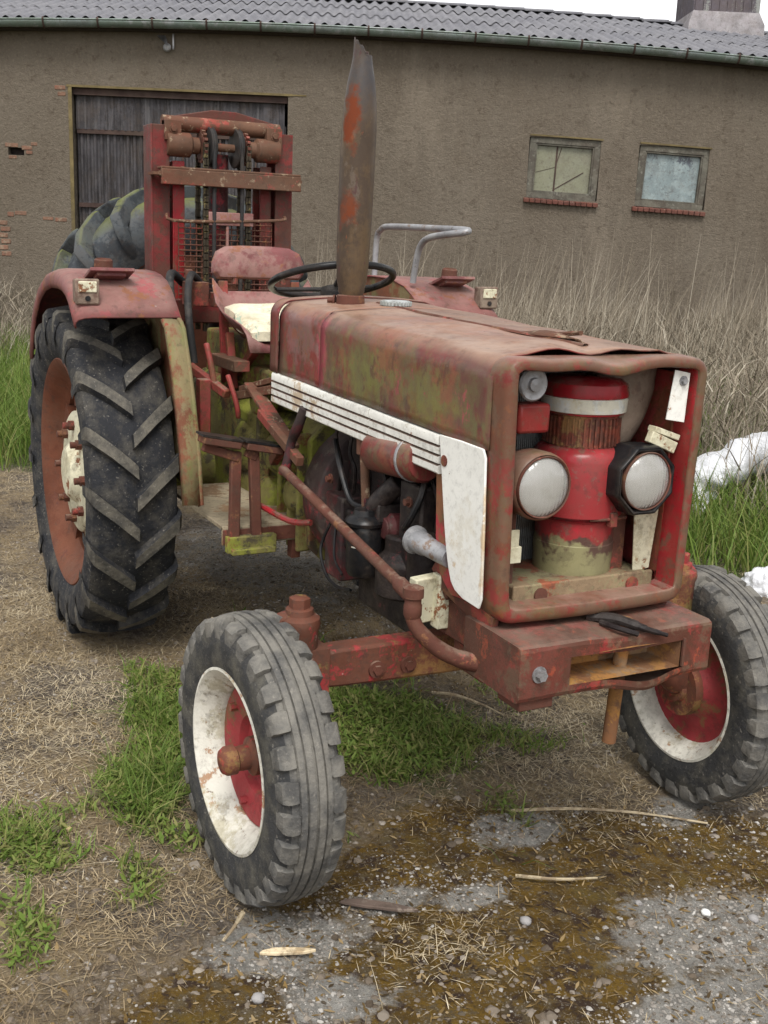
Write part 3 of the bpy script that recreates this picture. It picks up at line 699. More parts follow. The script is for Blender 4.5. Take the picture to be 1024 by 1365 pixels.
fl.grid(rows); fl.tube([(.05, .06, ZT(.05) + .016), (.14, .055, ZT(.14) + .03), (.17, .05, ZT(.17) + .034)], .006, 6, 3)
obj('torn_flap', fl, 'mastrust', T, solid=.002)
cp = B(); cp.lathe([(0, .043), (.006, .046), (.013, .046), (.018, .04), (.02, .0)], (-.705, .0, ZT(-.705) + .012), n=28)
for k in range(28):
    a = 2 * PI * k / 28; cp.box((-.705 + .046 * math.cos(a), .046 * math.sin(a), ZT(-.705) + .0215), (.006, .005, .012), Euler((0, 0, a)))
obj('filler_cap', cp, 'galv', T)
# side bands (both flanks), front white panels
def band(s_, x0, x1):
    P = [(0, 0), (.004, .004), (.004, .02), (-.005, .0225), (-.005, .0245), (.004, .027), (.004, .043), (-.005, .0455), (-.005, .0475), (.004, .05), (.004, .066), (-.005, .0685), (-.005, .0705), (.004, .073), (.004, .09), (.001, .096), (-.01, .097), (-.01, 0)]
    rs = []
    for x in np.linspace(x0, x1, 14):
        t = (x + 1) / 1.1; z0 = 1.04 + (1.021 - 1.04) * t; k = 1.0 + (-.02) * t
        wob = .003 * (float(vnoise(x * 3, 2.0, .4, 9)) - .5)
        rs.append([(x, s_ * (.286 + d + wob), z0 + q * k) for d, q in P])
    q = B().rings(rs); n_ = len(P)
    for i in range(len(q.m)):
        if i < n_ * 13 and i % n_ in (2, 3, 4, 6, 7, 8, 10, 11, 12) and i % n_ not in (5, 9): q.m[i] = 1
    return q
for s_ in (-1, 1):
    obj('side_stripe', band(s_, -1.0, -.285), ['stripe', 'duct'], T, sharp=30); obj('side_stripe', band(s_, -.28, .098), ['stripe', 'duct'], T, sharp=30)
    poly = [(.102, 1.118), (.2, 1.12), (.298, 1.118), (.31, 1.1), (.321, .93), (.328, .775), (.318, .75), (.246, .753), (.21, .763), (.19, .778), (.174, .81), (.16, .85), (.146, .906), (.134, .961), (.12, 1.03)]
    p = B().prism([(x, s_ * .29, z) for x, z in poly], (0, s_ * -.006, 0)); q = obj('front_side_panel', p, 'white', T, bevel=.002)
    b = B().cyl((.132, s_ * .287, 1.06), (.132, s_ * .292, 1.06), .014, n=12); obj('grommet', b, 'rust', q)
    p = B().prism([(x, s_ * .27, z) for x, z in [(.062, 1.03), (.2, 1.03), (.27, .745), (.16, .735), (.105, .77), (.075, .86)]], (0, s_ * -.005, 0)); obj('inner_side_panel', p, 'wheelred', T)
    b = B().beam((.1, s_ * .255, .755), (.33, s_ * .25, .705), .02, .05); b.beam((.06, s_ * .25, .79), (.14, s_ * .25, .73), .02, .06); obj('panel_bracket', b, 'rust', T, bevel=.003)
# grille surround
def rrect(hw0, hw1, y0, z0, z1, r_, n=7):
    out = []
    for cy_, cz, a0, hw in ((1, z1 - r_, 0, hw1), (-1, z1 - r_, 90, hw1), (-1, z0 + r_, 180, hw0), (1, z0 + r_, 270, hw0)):
        for k in range(n):
            a = R(a0 + 90 * k / (n - 1)); out.append((y0 + cy_ * (hw - r_) + r_ * math.cos(a), cz + r_ * math.sin(a)))
    # densify straight runs
    res = []
    for i in range(len(out)):
        a, b = out[i], out[(i + 1) % len(out)]; d = math.hypot(b[0] - a[0], b[1] - a[1]); k = max(1, int(d / .035))
        for j in range(k): res.append((a[0] + (b[0] - a[0]) * j / k, a[1] + (b[1] - a[1]) * j / k))
    return res
def gdisp(x, y, z):
    if z > 1.24 and x > .31:
        k = math.exp(-((y + .0) / .06) ** 2); z -= .014 * k; x += .012 * k * (z > 1.27)
        z -= .003 * math.sin(y * 30)
    if z < .8 and x > .33: x += .018 * (1 - (y / .27) ** 2)
    return (x, y, z)
base = rrect(.272, .284, .0, .722, 1.325, .042)
def inset(d, x, dy=0):
    q = rrect(.272 - d, .284 - d, .0, .722 + d * 1.2, 1.325 - d * .9, max(.042 - d, .01)); return [gdisp(x, y, z) for y, z in q]
seq = [(0, .3), (0, .354), (.002, .362), (.007, .3685), (.014, .371), (.027, .3705), (.0295, .3685), (.0305, .364), (.0305, .3)]
rs = [inset(d, x) for d, x in seq]; n0 = min(len(r_) for r_ in rs)
def resamp(r_, n):
    P = [Vector(p) for p in r_] + [Vector(r_[0])]; L = [0]
    for i in range(len(P) - 1): L.append(L[-1] + (P[i + 1] - P[i]).length)
    out = []; j = 0
    for k in range(n):
        t = L[-1] * k / n
        while L[j + 1] < t: j += 1
        out.append(P[j].lerp(P[j + 1], (t - L[j]) / max(1e-9, L[j + 1] - L[j])))
    return out
def by_angle(rs, n=160):
    # same index = same direction from the centre, so the loft does not twist
    out = []
    for r_ in rs:
        P = [Vector(p) for p in r_]; an = [math.atan2(p.z - 1.03, p.y) for p in P]; o_ = sorted(range(len(P)), key=lambda i: an[i]); row = []
        A = [an[i] for i in o_]; A = [A[-1] - 2 * PI] + A + [A[0] + 2 * PI]; Q = [P[o_[-1]]] + [P[i] for i in o_] + [P[o_[0]]]
        for k in range(n):
            t = -PI + 2 * PI * (k + .5) / n; j = max(i for i in range(len(A)) if A[i] <= t); j = min(j, len(A) - 2)
            row.append(Q[j].lerp(Q[j + 1], (t - A[j]) / max(1e-9, A[j + 1] - A[j])))
        out.append(row)
    return out
g = B().rings(by_angle(rs), cap=False)
for i in range(len(g.m)):
    if i // 160 >= 7 and g.v[g.f[i][0]][1] > .2: g.m[i] = 1
obj('grille_surround', g, ['grille', 'brightred'], T, sharp=50)
for s_ in (-1, 1):
    b = B().box((.19, s_ * .247, 1.03), (.22, .006, .5)); obj('side_liner', b, 'red', T)
# radiator, duct, horn and brackets seen through the grille opening
b = B().box((.09, 0, 1.03), (.05, .44, .5)); q = obj('radiator', b, 'dark', T)
b = B()
for i in range(74): b.box((.118, -.215 + .43 * i / 73, 1.03), (.008, .0026, .48))
obj('cooling_fins', b, 'radiator', q)
b = B().tube([(.2, .17, 1.31), (.2, .165, 1.25), (.195, .14, 1.17), (.18, .09, 1.1), (.15, .0, 1.05)], [.075, .078, .078, .07, .06], 20, 5); obj('air_duct', b, 'duct', T)
b = B().tube([(.17, .13 + .0, 1.29), (.2, .14, 1.2), (.19, .09, 1.12)], .004, 6, 6); obj('cable', b, 'black', T)
b = B().lathe([(0, .036), (.006, .038), (.01, .034), (.007, .024), (.009, .016), (.016, .014), (.018, 0)], (.318, -.185, 1.263), (1, 0, 0), 30); obj('horn', b, 'grey', T)
b = B().box((.28, -.16, 1.182), (.05, .085, .068)); obj('regulator_box', b, 'canister' if 0 else 'brightred', T, bevel=.008)
b = B().prism([(.35, .182, 1.175), (.35, .238, 1.166), (.35, .242, 1.284), (.35, .196, 1.292)], (-.004, 0, 0)); q = obj('white_plate', b, 'white', T, bevel=.001)
obj('bolt', B().bolt((.35, .222, 1.266), (1, 0, 0), .008, .008), 'grey', q)
b = B().prism([(.30, .155, .955), (.30, .232, .965), (.29, .225, .79), (.29, .175, .783)], (-.004, 0, 0)); obj('mounting_plate', b, 'cream', T, bevel=.001)
b = B().box((.325, .195, 1.117), (.02, .085, .028), Euler((R(-22), 0, 0))); b.box((.32, .205, 1.138), (.03, .08, .014), Euler((R(-18), 0, 0))); obj('mounting_bracket', b, 'cream', T, bevel=.002)
b = B().box((.25, .14, .88), (.02, .05, .24)); obj('upright', b, 'rust', T, bevel=.002); b = B().box((.27, -.2, .9), (.02, .05, .28)); obj('upright', b, 'rust', T, bevel=.002)
b = B().box((.3, -.2, .865), (.012, .055, .04)); b.box((.301, -.205, .9), (.008, .05, .05)); obj('white_bracket', b, 'cream', T, bevel=.002)
b = B().box((.19, .01, .768), (.24, .4, .04)); b.box((.312, .01, .765), (.012, .41, .056)); q = obj('ledge', b, 'ledge', T, bevel=.004)
b = B()
for y in (-.12, .15): obj('bolt', B().cyl((.317, y, .765), (.323, y, .765), .018, n=18), 'rust', q)
# oil bath air cleaner
ax_, ay_ = .2, .052
can = obj('air_cleaner', B().lathe([(.788, .0), (.788, .096), (.86, .099), (.862, .097), (.918, .097), (.922, .103), (.926, .092), (.93, .092), (.934, .113), (.94, .113), (1.068, .114), (1.083, .11), (1.095, .1), (1.1, .09), (1.1, 0)], (ax_, ay_, 0), n=48), 'canister', T)
b = B().lathe([(1.1, .088), (1.178, .088), (1.18, .0)], (ax_, ay_, 0), n=48)
for k in range(44):
    a = 2 * PI * k / 44; b.box((ax_ + .09 * math.cos(a), ay_ + .09 * math.sin(a), 1.137), (.008, .004, .066), Euler((0, 0, a)))
obj('strainer', b, 'redmesh', can)
obj('sight_band', B().lathe([(1.178, .09), (1.184, .103), (1.215, .105), (1.22, .1)], (ax_, ay_, 0), n=48), 'glass_band', can)
obj('lid', B().lathe([(1.176, .09), (1.178, .098), (1.182, .098), (1.183, .09)], (ax_, ay_, 0), n=48, closed=True, cap=False).lathe([(1.216, .1), (1.22, .106), (1.23, .106), (1.25, .102), (1.262, .085), (1.265, 0)], (ax_, ay_, 0), n=48), 'brightred', can)
b = B().box((.309, .08, .93), (.02, .02, .035)); b.tube([(.3, .02, .93), (.314, .06, .932), (.3, .13, .93)], .004, 6, 4); obj('clamp', b, 'rust', can, bevel=.002)
# headlights
def lens(c, r_, par):
    pr = [(-.002, r_), (.004, r_ * .96), (.011, r_ * .82), (.017, r_ * .57), (.02, r_ * .27), (.021, 0)]
    inn = [(a - .004, q_ * .985) for a, q_ in pr[::-1]]
    obj('lens', B().lathe(pr + inn[:-1] + [(-.004, r_ * .97)], c, (1, 0, 0), 48, cap=False), 'lampglass', par, sharp=80)
    obj('reflector', B().lathe([(-.006, r_ * .985), (-.02, r_ * .9), (-.04, r_ * .7), (-.055, r_ * .42), (-.061, r_ * .2), (-.061, 0)], c, (1, 0, 0), 48), 'reflector', par, sharp=80)
    obj('bulb', B().lathe([(-.06, .009), (-.04, .009), (-.034, .006), (-.032, 0)], c, (1, 0, 0), 12), 'grey', par)
    obj('trim_ring', B().lathe([(-.007, r_ * 1.03), (.003, r_ * 1.05), (.007, r_ * 1.03), (.005, r_ * .99), (-.007, r_ * .99)], c, (1, 0, 0), 48, cap=False, closed=True), 'rust' if r_ < .07 else 'grey', par)
hl = obj('headlight', B().lathe([(-.14, 0), (-.138, .04), (-.11, .066), (-.06, .078), (-.015, .08), (.0, .078), (.004, .074), (-.008, .071), (-.065, .068), (-.066, 0)], (.345, -.155, 1.033), (1, 0, 0), 36), 'grille', T)
hl['label'] = 'round rusty headlight without its frame'
lens((.348, -.155, 1.033), .0685, hl)
oc = B()
rs = [[(x, .135 + r_ * math.cos(PI / 4 * k + PI / 8) * 1.02, 1.03 + r_ * math.sin(PI / 4 * k + PI / 8)) for k in range(8)] for x, r_ in ((.22, .05), (.235, .08), (.29, .089), (.345, .09), (.356, .087), (.36, .082), (.352, .075), (.34, .072), (.285, .07), (.284, .01))]
hl = obj('headlight', oc.rings(rs), 'black', T, bevel=.004); hl['label'] = 'headlight in an eight-sided black frame'
lens((.353, .137, 1.03), .0675, hl)
# front weight frame
NY = 40; ys = [-.274 + .548 * i / NY for i in range(NY + 1)]
S0, S1 = -.135, .185
sec = [(.24, .706), (.36, .707), (.464, .706), (.474, .702), (.477, .694), (.477, .668), (.477, .602), (.477, .588), (.473, .578), (.464, .575), (.24, .575)]
bm_ = B(); rows = []
for i, (x, z) in enumerate(sec):
    row = []
    for y in ys:
        k = math.exp(-((y - .075) / .075) ** 2); t = math.exp(-((y - .03) / .08) ** 2); X, Z = x, z
        if i >= 6 and i < 10: Z -= .016 * k; X += .016 * k
        if 2 <= i <= 5: Z -= .012 * t; X -= .012 * t
        row.append((X, y, Z + .003 * (float(vnoise(y, i * .3, .08, 13)) - .5)))
    rows.append(row)
for i in range(len(rows) - 1):
    if i == 5:
        for j in range(NY):
            if not (S0 < (ys[j] + ys[j + 1]) / 2 < S1): bm_.add([rows[i][j], rows[i][j + 1], rows[i + 1][j + 1], rows[i + 1][j]], [(0, 1, 2, 3)])
    else: bm_.grid([rows[i], rows[i + 1]])
for j in (0, NY): bm_.add([r_[j] for r_ in rows], [tuple(range(len(rows)))])
bmp = obj('weight_frame', bm_, 'bumper', T, sharp=45)
q = B(); fr = [[(.474, S0, .6), (.474, S1, .6), (.474, S1, .668), (.474, S0, .668)], [(.38, S0 + .02, .606), (.38, S1 - .02, .606), (.38, S1 - .02, .664), (.38, S0 + .02, .664)]]
q.rings(fr, cap=False); q.add(fr[1], [(0, 1, 2, 3)]); obj('hitch_recess', q, 'orange', bmp)
q = B().box((.4775, S1 + .006, .637), (.006, .007, .07)); obj('slot_edge', q, 'rust', bmp)
obj('bolt', B().bolt((.476, -.222, .64), (1, .1, 0), .013, .014), 'grey', bmp)
obj('tow_pin', B().cyl((.422, .055, .72), (.405, .052, .40), .017, n=14), 'orange', bmp)
q = B().tube([(.36, -.01, .712), (.41, .03, .718), (.455, .06, .712), (.476, .085, .704), (.49, .125, .692)], [.012, .013, .012, .009, .007, .005], 8, 5); q.tube([(.4, .0, .71), (.452, .012, .71), (.475, .05, .699)], .007, 8, 4); obj('tow_hook', q, 'engine', bmp)
q = B().box((.42, -.215, .563), (.09, .09, .025)); q.cyl((.42, -.18, .55), (.46, -.18, .562), .012); obj('bracket', q, 'rust', bmp, bevel=.003)
q = B().box((.19, 0, .62), (.14, .46, .17)); q.box((.05, 0, .6), (.2, .2, .2)); q.box((.16, -.22, .655), (.2, .04, .1)); q.box((.16, .22, .655), (.2, .04, .1)); obj('axle_support', q, 'rust', T, bevel=.006)
q = B().box((.07, -.285, .7), (.03, .1, .12), Euler((0, R(4), R(12)))); q.box((.085, -.245, .695), (.04, .05, .14)); obj('step_plate', q, 'cream', T, bevel=.004)
# front axle
a = B(); rs = []
for y, zc, hh in ((-.57, .53, .045), (-.5, .53, .05), (-.2, .525, .053), (0, .525, .055), (.2, .525, .053), (.5, .53, .05), (.57, .53, .045)):
    rs.append([(x, y, zc + z) for x, z in ((.034, -hh), (.034, hh), (-.034, hh), (-.034, -hh))])
a.rings(rs); axl = obj('front_axle', a, 'axle', T, bevel=.008)
for s_ in (-1, 1):
    for y in (.31, .4): b = B().cyl((.03, s_ * y, .515), (.042, s_ * y, .515), .022, n=18); b.cyl((.04, s_ * y, .515), (.05, s_ * y, .515), .013, n=6); obj('bolt', b, 'rust', axl)
for s_ in (-1, 1):
    k = B(); y = s_ * .597
    k.lathe([(.42, .035), (.43, .044), (.63, .046), (.65, .052), (.665, .05), (.675, .034)], (0, y, 0), n=24)
    k.lathe([(.67, .036), (.688, .034), (.69, .03), (.692, 0)], (0, y, 0), n=20); k.lathe([(.688, .026), (.714, .026), (.717, .022), (.718, 0)], (0, y, 0), n=6)
    k.tube([(0, y, .655), (-.01, y + s_ * .035, .652), (-.02, y + s_ * .055, .62), (-.02, y + s_ * .052, .55)], .028, 10, 4)
    k.tube([(0, y, .44), (0, y + s_ * .005, .37), (0, y + s_ * .03, .325), (0, y + s_ * .06, .318)], [.046, .05, .048, .042], 14, 4)
    k.box((.0, y - s_ * .03, .53), (.085, .07, .12))
    obj('steering_knuckle', k, 'axle', T, bevel=.005)
k = B().tube([(-.13, -.52, .46), (-.16, 0, .45), (-.13, .52, .46)], .013, 10); obj('tie_rod', k, 'rust', T)
# steering linkage
k = B().cyl((-.8, -.325, .858), (.165, -.392, .757), .0145, n=14); k.cyl((.12, -.389, .762), (.19, -.394, .754), .02, n=12); k.lathe([(.7, .016), (.712, .022), (.735, .022), (.74, .02), (.752, .02), (.755, .025), (.778, .025), (.784, .012)], (.2, -.395, 0), n=16); obj('drag_link', k, 'rust', T)
k = B().tube([(.2, -.395, .705), (.215, -.38, .67), (.245, -.33, .625), (.285, -.27, .605), (.32, -.2, .605)], [.018, .019, .02, .022, .025], 12, 5); obj('steering_arm', k, 'rust', T)
k = B().tube([(-.72, -.29, 1.06), (-.745, -.3, 1.0), (-.79, -.3, .95), (-.8, -.31, .88), (-.81, -.32, .84)], [.016, .017, .015, .016, .016], 10, 4); obj('drop_arm', k, 'housing', T)
# engine and driveline
e = B().box((-.36, 0, .83), (.68, .3, .46)); e.box((-.36, 0, 1.08), (.66, .22, .1)); e.box((-.36, 0, .53), (.6, .24, .16)); e.box((.02, 0, .8), (.1, .34, .5))
for x in (-.58, -.42, -.26, -.1): e.box((x, -.16, .95), (.07, .04, .2)); e.cyl((x, -.15, 1.05), (x, -.22, 1.08), .02)
e.box((-.12, -.19, .8), (.12, .1, .3)); e.box((-.48, -.18, .72), (.2, .08, .12)); e.lathe([(0, .085), (.1, .085), (.12, .06), (.17, .06)], (-.2, -.2, .62), (0, 0, 1), 20)
e.lathe([(0, .05), (.14, .05), (.16, .02)], (-.02, -.24, .68), (0, 0, 1), 16)
obj('engine', e, 'engine', T, bevel=.008)
e = B().lathe([(-.88, .2), (-.84, .24), (-.78, .25), (-.7, .25), (-.69, .23)], (0, 0, .76), (1, 0, 0), 36); e.box((-.62, -.16, .68), (.12, .14, .26)); obj('bell_housing', e, 'housing', T, bevel=.006)
e = B().lathe([(0, .0), (0, .053), (.012, .058), (.19, .058), (.2, .05), (.203, .044), (.21, .044), (.212, .058), (.26, .058), (.275, .05), (.28, 0)], (-.3, -.25, 1.005), (1, 0, .08), 28); obj('starter_motor', e, 'hood', T)
e = B().lathe([(.21, .0585), (.213, .061), (.22, .061), (.223, .0585)], (-.3, -.25, 1.005), (1, 0, .08), 28, cap=False, closed=True); obj('clamp_band', e, 'grey', T)
fy, fx = -.285, -.29
e = B().lathe([(.655, 0), (.66, .044), (.675, .05), (.79, .05), (.8, .046), (.803, .054), (.812, .056), (.82, .052), (.83, .034), (.845, .03), (.846, 0)], (fx, fy, 0), n=32); q = obj('oil_filter', e, 'black', T)
# faded white printing on the filter: an emblem of two arcs over two short lines
e = B()
def onfil(a, z, r_=.0506): return (fx + r_ * math.cos(a), fy + r_ * math.sin(a), z)
for a0, a1, z0, z1 in ((-78, -40, .757, .767), (-72, -46, .744, .748)):
    e.grid([[onfil(R(a0 + (a1 - a0) * k / 6), z) for k in range(7)] for z in (z0, z1)])
for a0 in (-68, -58):
    e.grid([[onfil(R(a0 + 8 * k / 6), .772 + dz + .008 * math.sin(PI * k / 6)) for k in range(7)] for dz in (0, .003)])
obj('printing', e, 'rimwhite', q)
e = B().box((fx, -.21, .84), (.1, .12, .05)); e.tube([(fx, -.26, .845), (fx + .03, -.25, .88), (fx + .07, -.22, .93)], .028, 12, 4); e.tube([(fx - .05, fy, .79), (fx - .08, fy + .02, .8)], .015); obj('filter_head', e, 'engine', T, bevel=.004)
e = B().cyl((-.335, -.26, .825), (-.36, -.26, .99), .013, n=12); e.cyl((-.36, -.26, .985), (-.362, -.26, 1.03), .022, n=14); obj('oil_filler_tube', e, 'mastrust', T)
e = B().lathe([(0, 0), (.001, .025), (.004, .037), (.012, .037), (.016, .03), (.05, .029), (.06, .025), (.16, .024)], (-.01, -.285, .832), (1, .1, -.06), 24); obj('air_hose', e, 'grey', T)
for i in range(7):
    x = -.7 + i * .1
    if i == 0: e = B()
    e.tube([(x, -.17, 1.05), (x + .02, -.2, .98 - .03 * (i % 3)), (x + .06, -.2, .9), (x + .03, -.19, .8 + .02 * (i % 2))], .006, 6, 4)
obj('fuel_pipes', e, 'engine', T)
e = B().box((-.24, -.175, .79), (.14, .07, .1)); e.lathe([(0, .04), (.03, .042), (.04, .03), (.05, .03)], (-.24, -.205, .8), (0, -1, 0), 18)
for x in (-.29, -.25, -.21, -.17): e.cyl((x, -.175, .84), (x, -.175, .87), .01, n=10); e.cyl((x, -.175, .87), (x, -.175, .88), .007, n=6)
obj('injection_pump', e, 'housing', T, bevel=.003)
e = B()
for i, x in enumerate((-.29, -.25, -.21, -.17)): e.tube([(x, -.175, .88), (x + .01, -.19, .95), (x - .06 + .05 * i, -.22, 1.0), (-.5 + .14 * i, -.2, 1.04)], .0042, 6, 5)
obj('injector_lines', e, 'grey', T)
e = B().tube([(-.6, -.24, .98), (-.5, -.27, .93), (-.42, -.27, .84), (-.36, -.25, .83)], .008, 8, 5); obj('loose_wire', e, 'black', T); e = B(); e.tube([(-.62, -.24, .72), (-.64, -.26, .64), (-.58, -.27, .58), (-.5, -.27, .56), (-.42, -.26, .57)], .005, 6, 5); obj('loose_wire', e, 'black', T); e = B(); e.tube([(-.6, -.23, .72), (-.56, -.25, .63), (-.48, -.26, .6)], .004, 6, 5); obj('loose_wire', e, 'black', T); e = B(); e.tube([(-.1, -.2, 1.02), (-.06, -.24, .93), (-.1, -.26, .84), (-.18, -.22, .82)], .009, 8, 5)
obj('loose_wire', e, 'black', T)
for x, z in ((-.6, .62), (-.5, .6), (-.4, .6), (-.12, .66), (-.12, .9), (-.62, .86)): obj('bolt', B().bolt((x, -.152 if z < .7 and x < -.2 else -.24, z), (0, -1, 0), .01, .014), 'rust', T)
# gearbox with its castings
t = B(); rs = []
for x, wy, z0, z1 in ((-.88, .2, .52, .98), (-1.0, .17, .53, .96), (-1.05, .19, .51, .98), (-1.1, .16, .52, .95), (-1.4, .15, .5, .95), (-1.45, .2, .46, .98), (-1.7, .21, .42, 1.02), (-2.15, .2, .44, 1.02)):
    c_ = .05; rs.append([(x, -wy, z0 + c_), (x, -wy, z1 - c_), (x, -wy + c_, z1), (x, wy - c_, z1), (x, wy, z1 - c_), (x, wy, z0 + c_), (x, wy - c_, z0), (x, -wy + c_, z0)])
t.rings(rs)
for x, z, r_ in ((-1.2, .83, .07), (-1.28, .65, .08), (-1.5, .8, .1), (-1.02, .72, .06), (-1.6, .6, .08)): t.lathe([(0, r_), (.05, r_), (.07, r_ * .7), (.075, 0)], (x, -.15, z), (0, -1, 0), 20)
for x in (-.95, -1.03, -1.12, -1.33): t.box((x, -.19, .74), (.022, .05, .4))
t.cyl((-1.909, -.5, .654), (-1.909, .5, .654), .1, n=28); t.cyl((-1.909, -.48, .654), (-1.909, -.42, .654), .17, n=28); t.cyl((-1.909, .42, .654), (-1.909, .48, .654), .17, n=28)
obj('gearbox', t, 'moss', T, bevel=.008)
t = B().box((-1.45, 0, 1.03), (.5, .28, .12)); t.box((-1.86, 0, 1.1), (.5, .3, .18)); t.cyl((-1.3, -.16, 1.0), (-1.3, -.24, 1.0), .05); obj('hydraulic_housing', t, 'moss', T, bevel=.012)
t = B().box((-1.28, -.22, 1.06), (.26, .05, .02), Euler((0, R(-14), R(6)))); t.box((-1.26, -.24, 1.035), (.3, .03, .03), Euler((0, R(-12), R(8)))); t.beam((-1.3, -.25, 1.06), (-.86, -.27, .915), .05, .014); t.beam((-1.12, -.28, .985), (-.72, -.3, .895), .025, .03); t.beam((-.98, -.24, .92), (-1.1, -.24, .82), .03, .03); t.box((-1.62, -.22, 1.1), (.3, .06, .04)); obj('lever_bracket', t, 'mastrust', T, bevel=.003)
t = B().tube([(-1.52, -.34, 1.18), (-1.48, -.33, 1.08), (-1.46, -.33, 1.03)], .012, 8, 3); t.beam((-1.6, -.38, 1.09), (-1.4, -.3, 1.01), .03, .03); t.box((-1.46, -.37, .96), (.05, .04, .2)); t.tube([(-1.4, -.3, 1.08), (-1.36, -.28, .98), (-1.37, -.27, .93)], .01, 8, 3); obj('control_lever', t, 'red', T, bevel=.004)
t = B().tube([(-1.1, -.3, .665), (-1.0, -.33, .7), (-.8, -.3, .69), (-.72, -.26, .7)], .01, 8, 5); obj('brake_rod', t, 'brightred', T)
for s_ in (-1, 1):
    f = B().box((-1.3, s_ * .31, .632), (.64, .3, .014)); f.box((-.985, s_ * .31, .605), (.014, .3, .06)); f.box((-1.62, s_ * .31, .62), (.014, .3, .03)); q = obj('footplate', f, 'footplate', T, bevel=.002)
    f = B().box((-.972, s_ * .31, .606), (.008, .3, .045)); f.box((-1.0, s_ * .2, .56), (.04, .03, .1)); obj('edge_lip', f, 'rust', q)
f = B().box((-.95, -.372, .585), (.03, .17, .055)); f.box((-.94, -.372, .565), (.05, .15, .02)); obj('pedal_base', f, 'moss', T, bevel=.004)
for y0, y1, yp, zp in ((-.43, -.425, -.478, .925), (-.352, -.365, -.335, .9)):
    f = B().beam((-.955, y0, .58), (-.955, y1, .89), .026, .034); f.beam((-.955, yp - .062, zp + .012), (-.955, yp + .062, zp - .012), .07, .024); f.beam((-.955, yp - .055, zp - .012), (-.955, y1 + .01, .87), .03, .03); q = obj('pedal', f, 'rust', T, bevel=.004)
    f = B().beam((-.956, yp - .066, zp + .0285), (-.956, yp + .066, zp + .0045), .075, .007); obj('tread_pad', f, 'black', q)
# seat
sb = B(); rs = []
outl = [(-.19, 1.398), (-.208, 1.42), (-.208, 1.46), (-.19, 1.5), (-.15, 1.52), (-.08, 1.525), (.04, 1.525), (.11, 1.52), (.15, 1.5), (.168, 1.46), (.168, 1.42), (.15, 1.398)]
for d, x in ((0, -1.9), (0, -1.87), (.008, -1.855), (.02, -1.85)):
    rs.append([(x - .03 * ((y + .02) / .18) ** 2 * -1, y + (.02 - 0) * 0 + (-d if y > -.02 else d), z + (-d if z > 1.45 else d)) for y, z in outl])
sb.rings(rs); q = obj('seat_backrest', sb, 'seat', T, sharp=30, bevel=.003)
e = B()
for y0, z0, y1, z1 in ((-.12, 1.485, .08, 1.485), (-.12, 1.425, .08, 1.425)): e.tube([(-1.843, y0, z0), (-1.843, y1, z1)], .009, 8)
for y in (-.12, .08): e.tube([(-1.843, y, 1.488), (-1.843, y, 1.38)], .013, 8)
obj('pressed_rib', e, 'rust', q)
sp_ = B(); rows = []
vs_ = [(-1.83, 1.352), (-1.815, 1.315), (-1.79, 1.27), (-1.74, 1.215), (-1.66, 1.19), (-1.56, 1.185), (-1.47, 1.185), (-1.43, 1.175), (-1.415, 1.155)]
for i, (x, z) in enumerate(vs_):
    t = i / 8; hw = .19 + .02 * math.sin(PI * t); lift = .15 * (1 - t) ** .7 * t ** .35 * 1.3
    rows.append([(x, -.02 + hw * k, z + lift * max(0, (abs(k) - .55) / .45) ** 1.5) for k in np.linspace(-1, 1, 17)])
sp_.grid(rows); obj('seat_pan', sp_, 'seat', T, solid=.005, sharp=60)
e = B().beam((-1.84, -.17, 1.39), (-1.8, -.17, 1.0), .035, .02); e.beam((-1.84, .13, 1.39), (-1.8, .13, 1.0), .035, .02); e.beam((-1.7, -.19, 1.2), (-1.62, -.2, 1.0), .03, .03); e.beam((-1.5, -.15, 1.17), (-1.7, -.15, 1.05), .03, .03); e.box((-1.6, -.02, 1.165), (.3, .2, .03)); obj('seat_frame', e, 'red', T, bevel=.003)
# steering wheel and column
cw = Vector((-1.185, 0, 1.423)); tl = R(17); fx_ = Vector((math.cos(tl), 0, math.sin(tl))); nx_ = Vector((-math.sin(tl), 0, math.cos(tl)))
sw = B().tube([cw + (Vector((0, 1, 0)) * math.cos(a) + fx_ * math.sin(a)) * .21 for a in [2 * PI * k / 56 for k in range(56)]], .0125, 10, closed=True); q = obj('steering_wheel', sw, 'black', T)
e = B(); e.lathe([(-.05, .04), (-.03, .045), (-.012, .04), (-.008, 0)], cw - nx_ * .01, nx_, 20)
for a in (R(100), R(220), R(340)): e.cyl(cw - nx_ * .03, cw + (Vector((0, 1, 0)) * math.cos(a) + fx_ * math.sin(a)) * .205, .008, n=8)
obj('spokes', e, 'blackdull', q)
e = B().cyl(cw - nx_ * .04, cw - nx_ * .22 + fx_ * .03, .026, n=14); e.box(cw - nx_ * .09 + fx_ * .02, (.1, .08, .1)); obj('steering_column', e, 'blackdull', T)
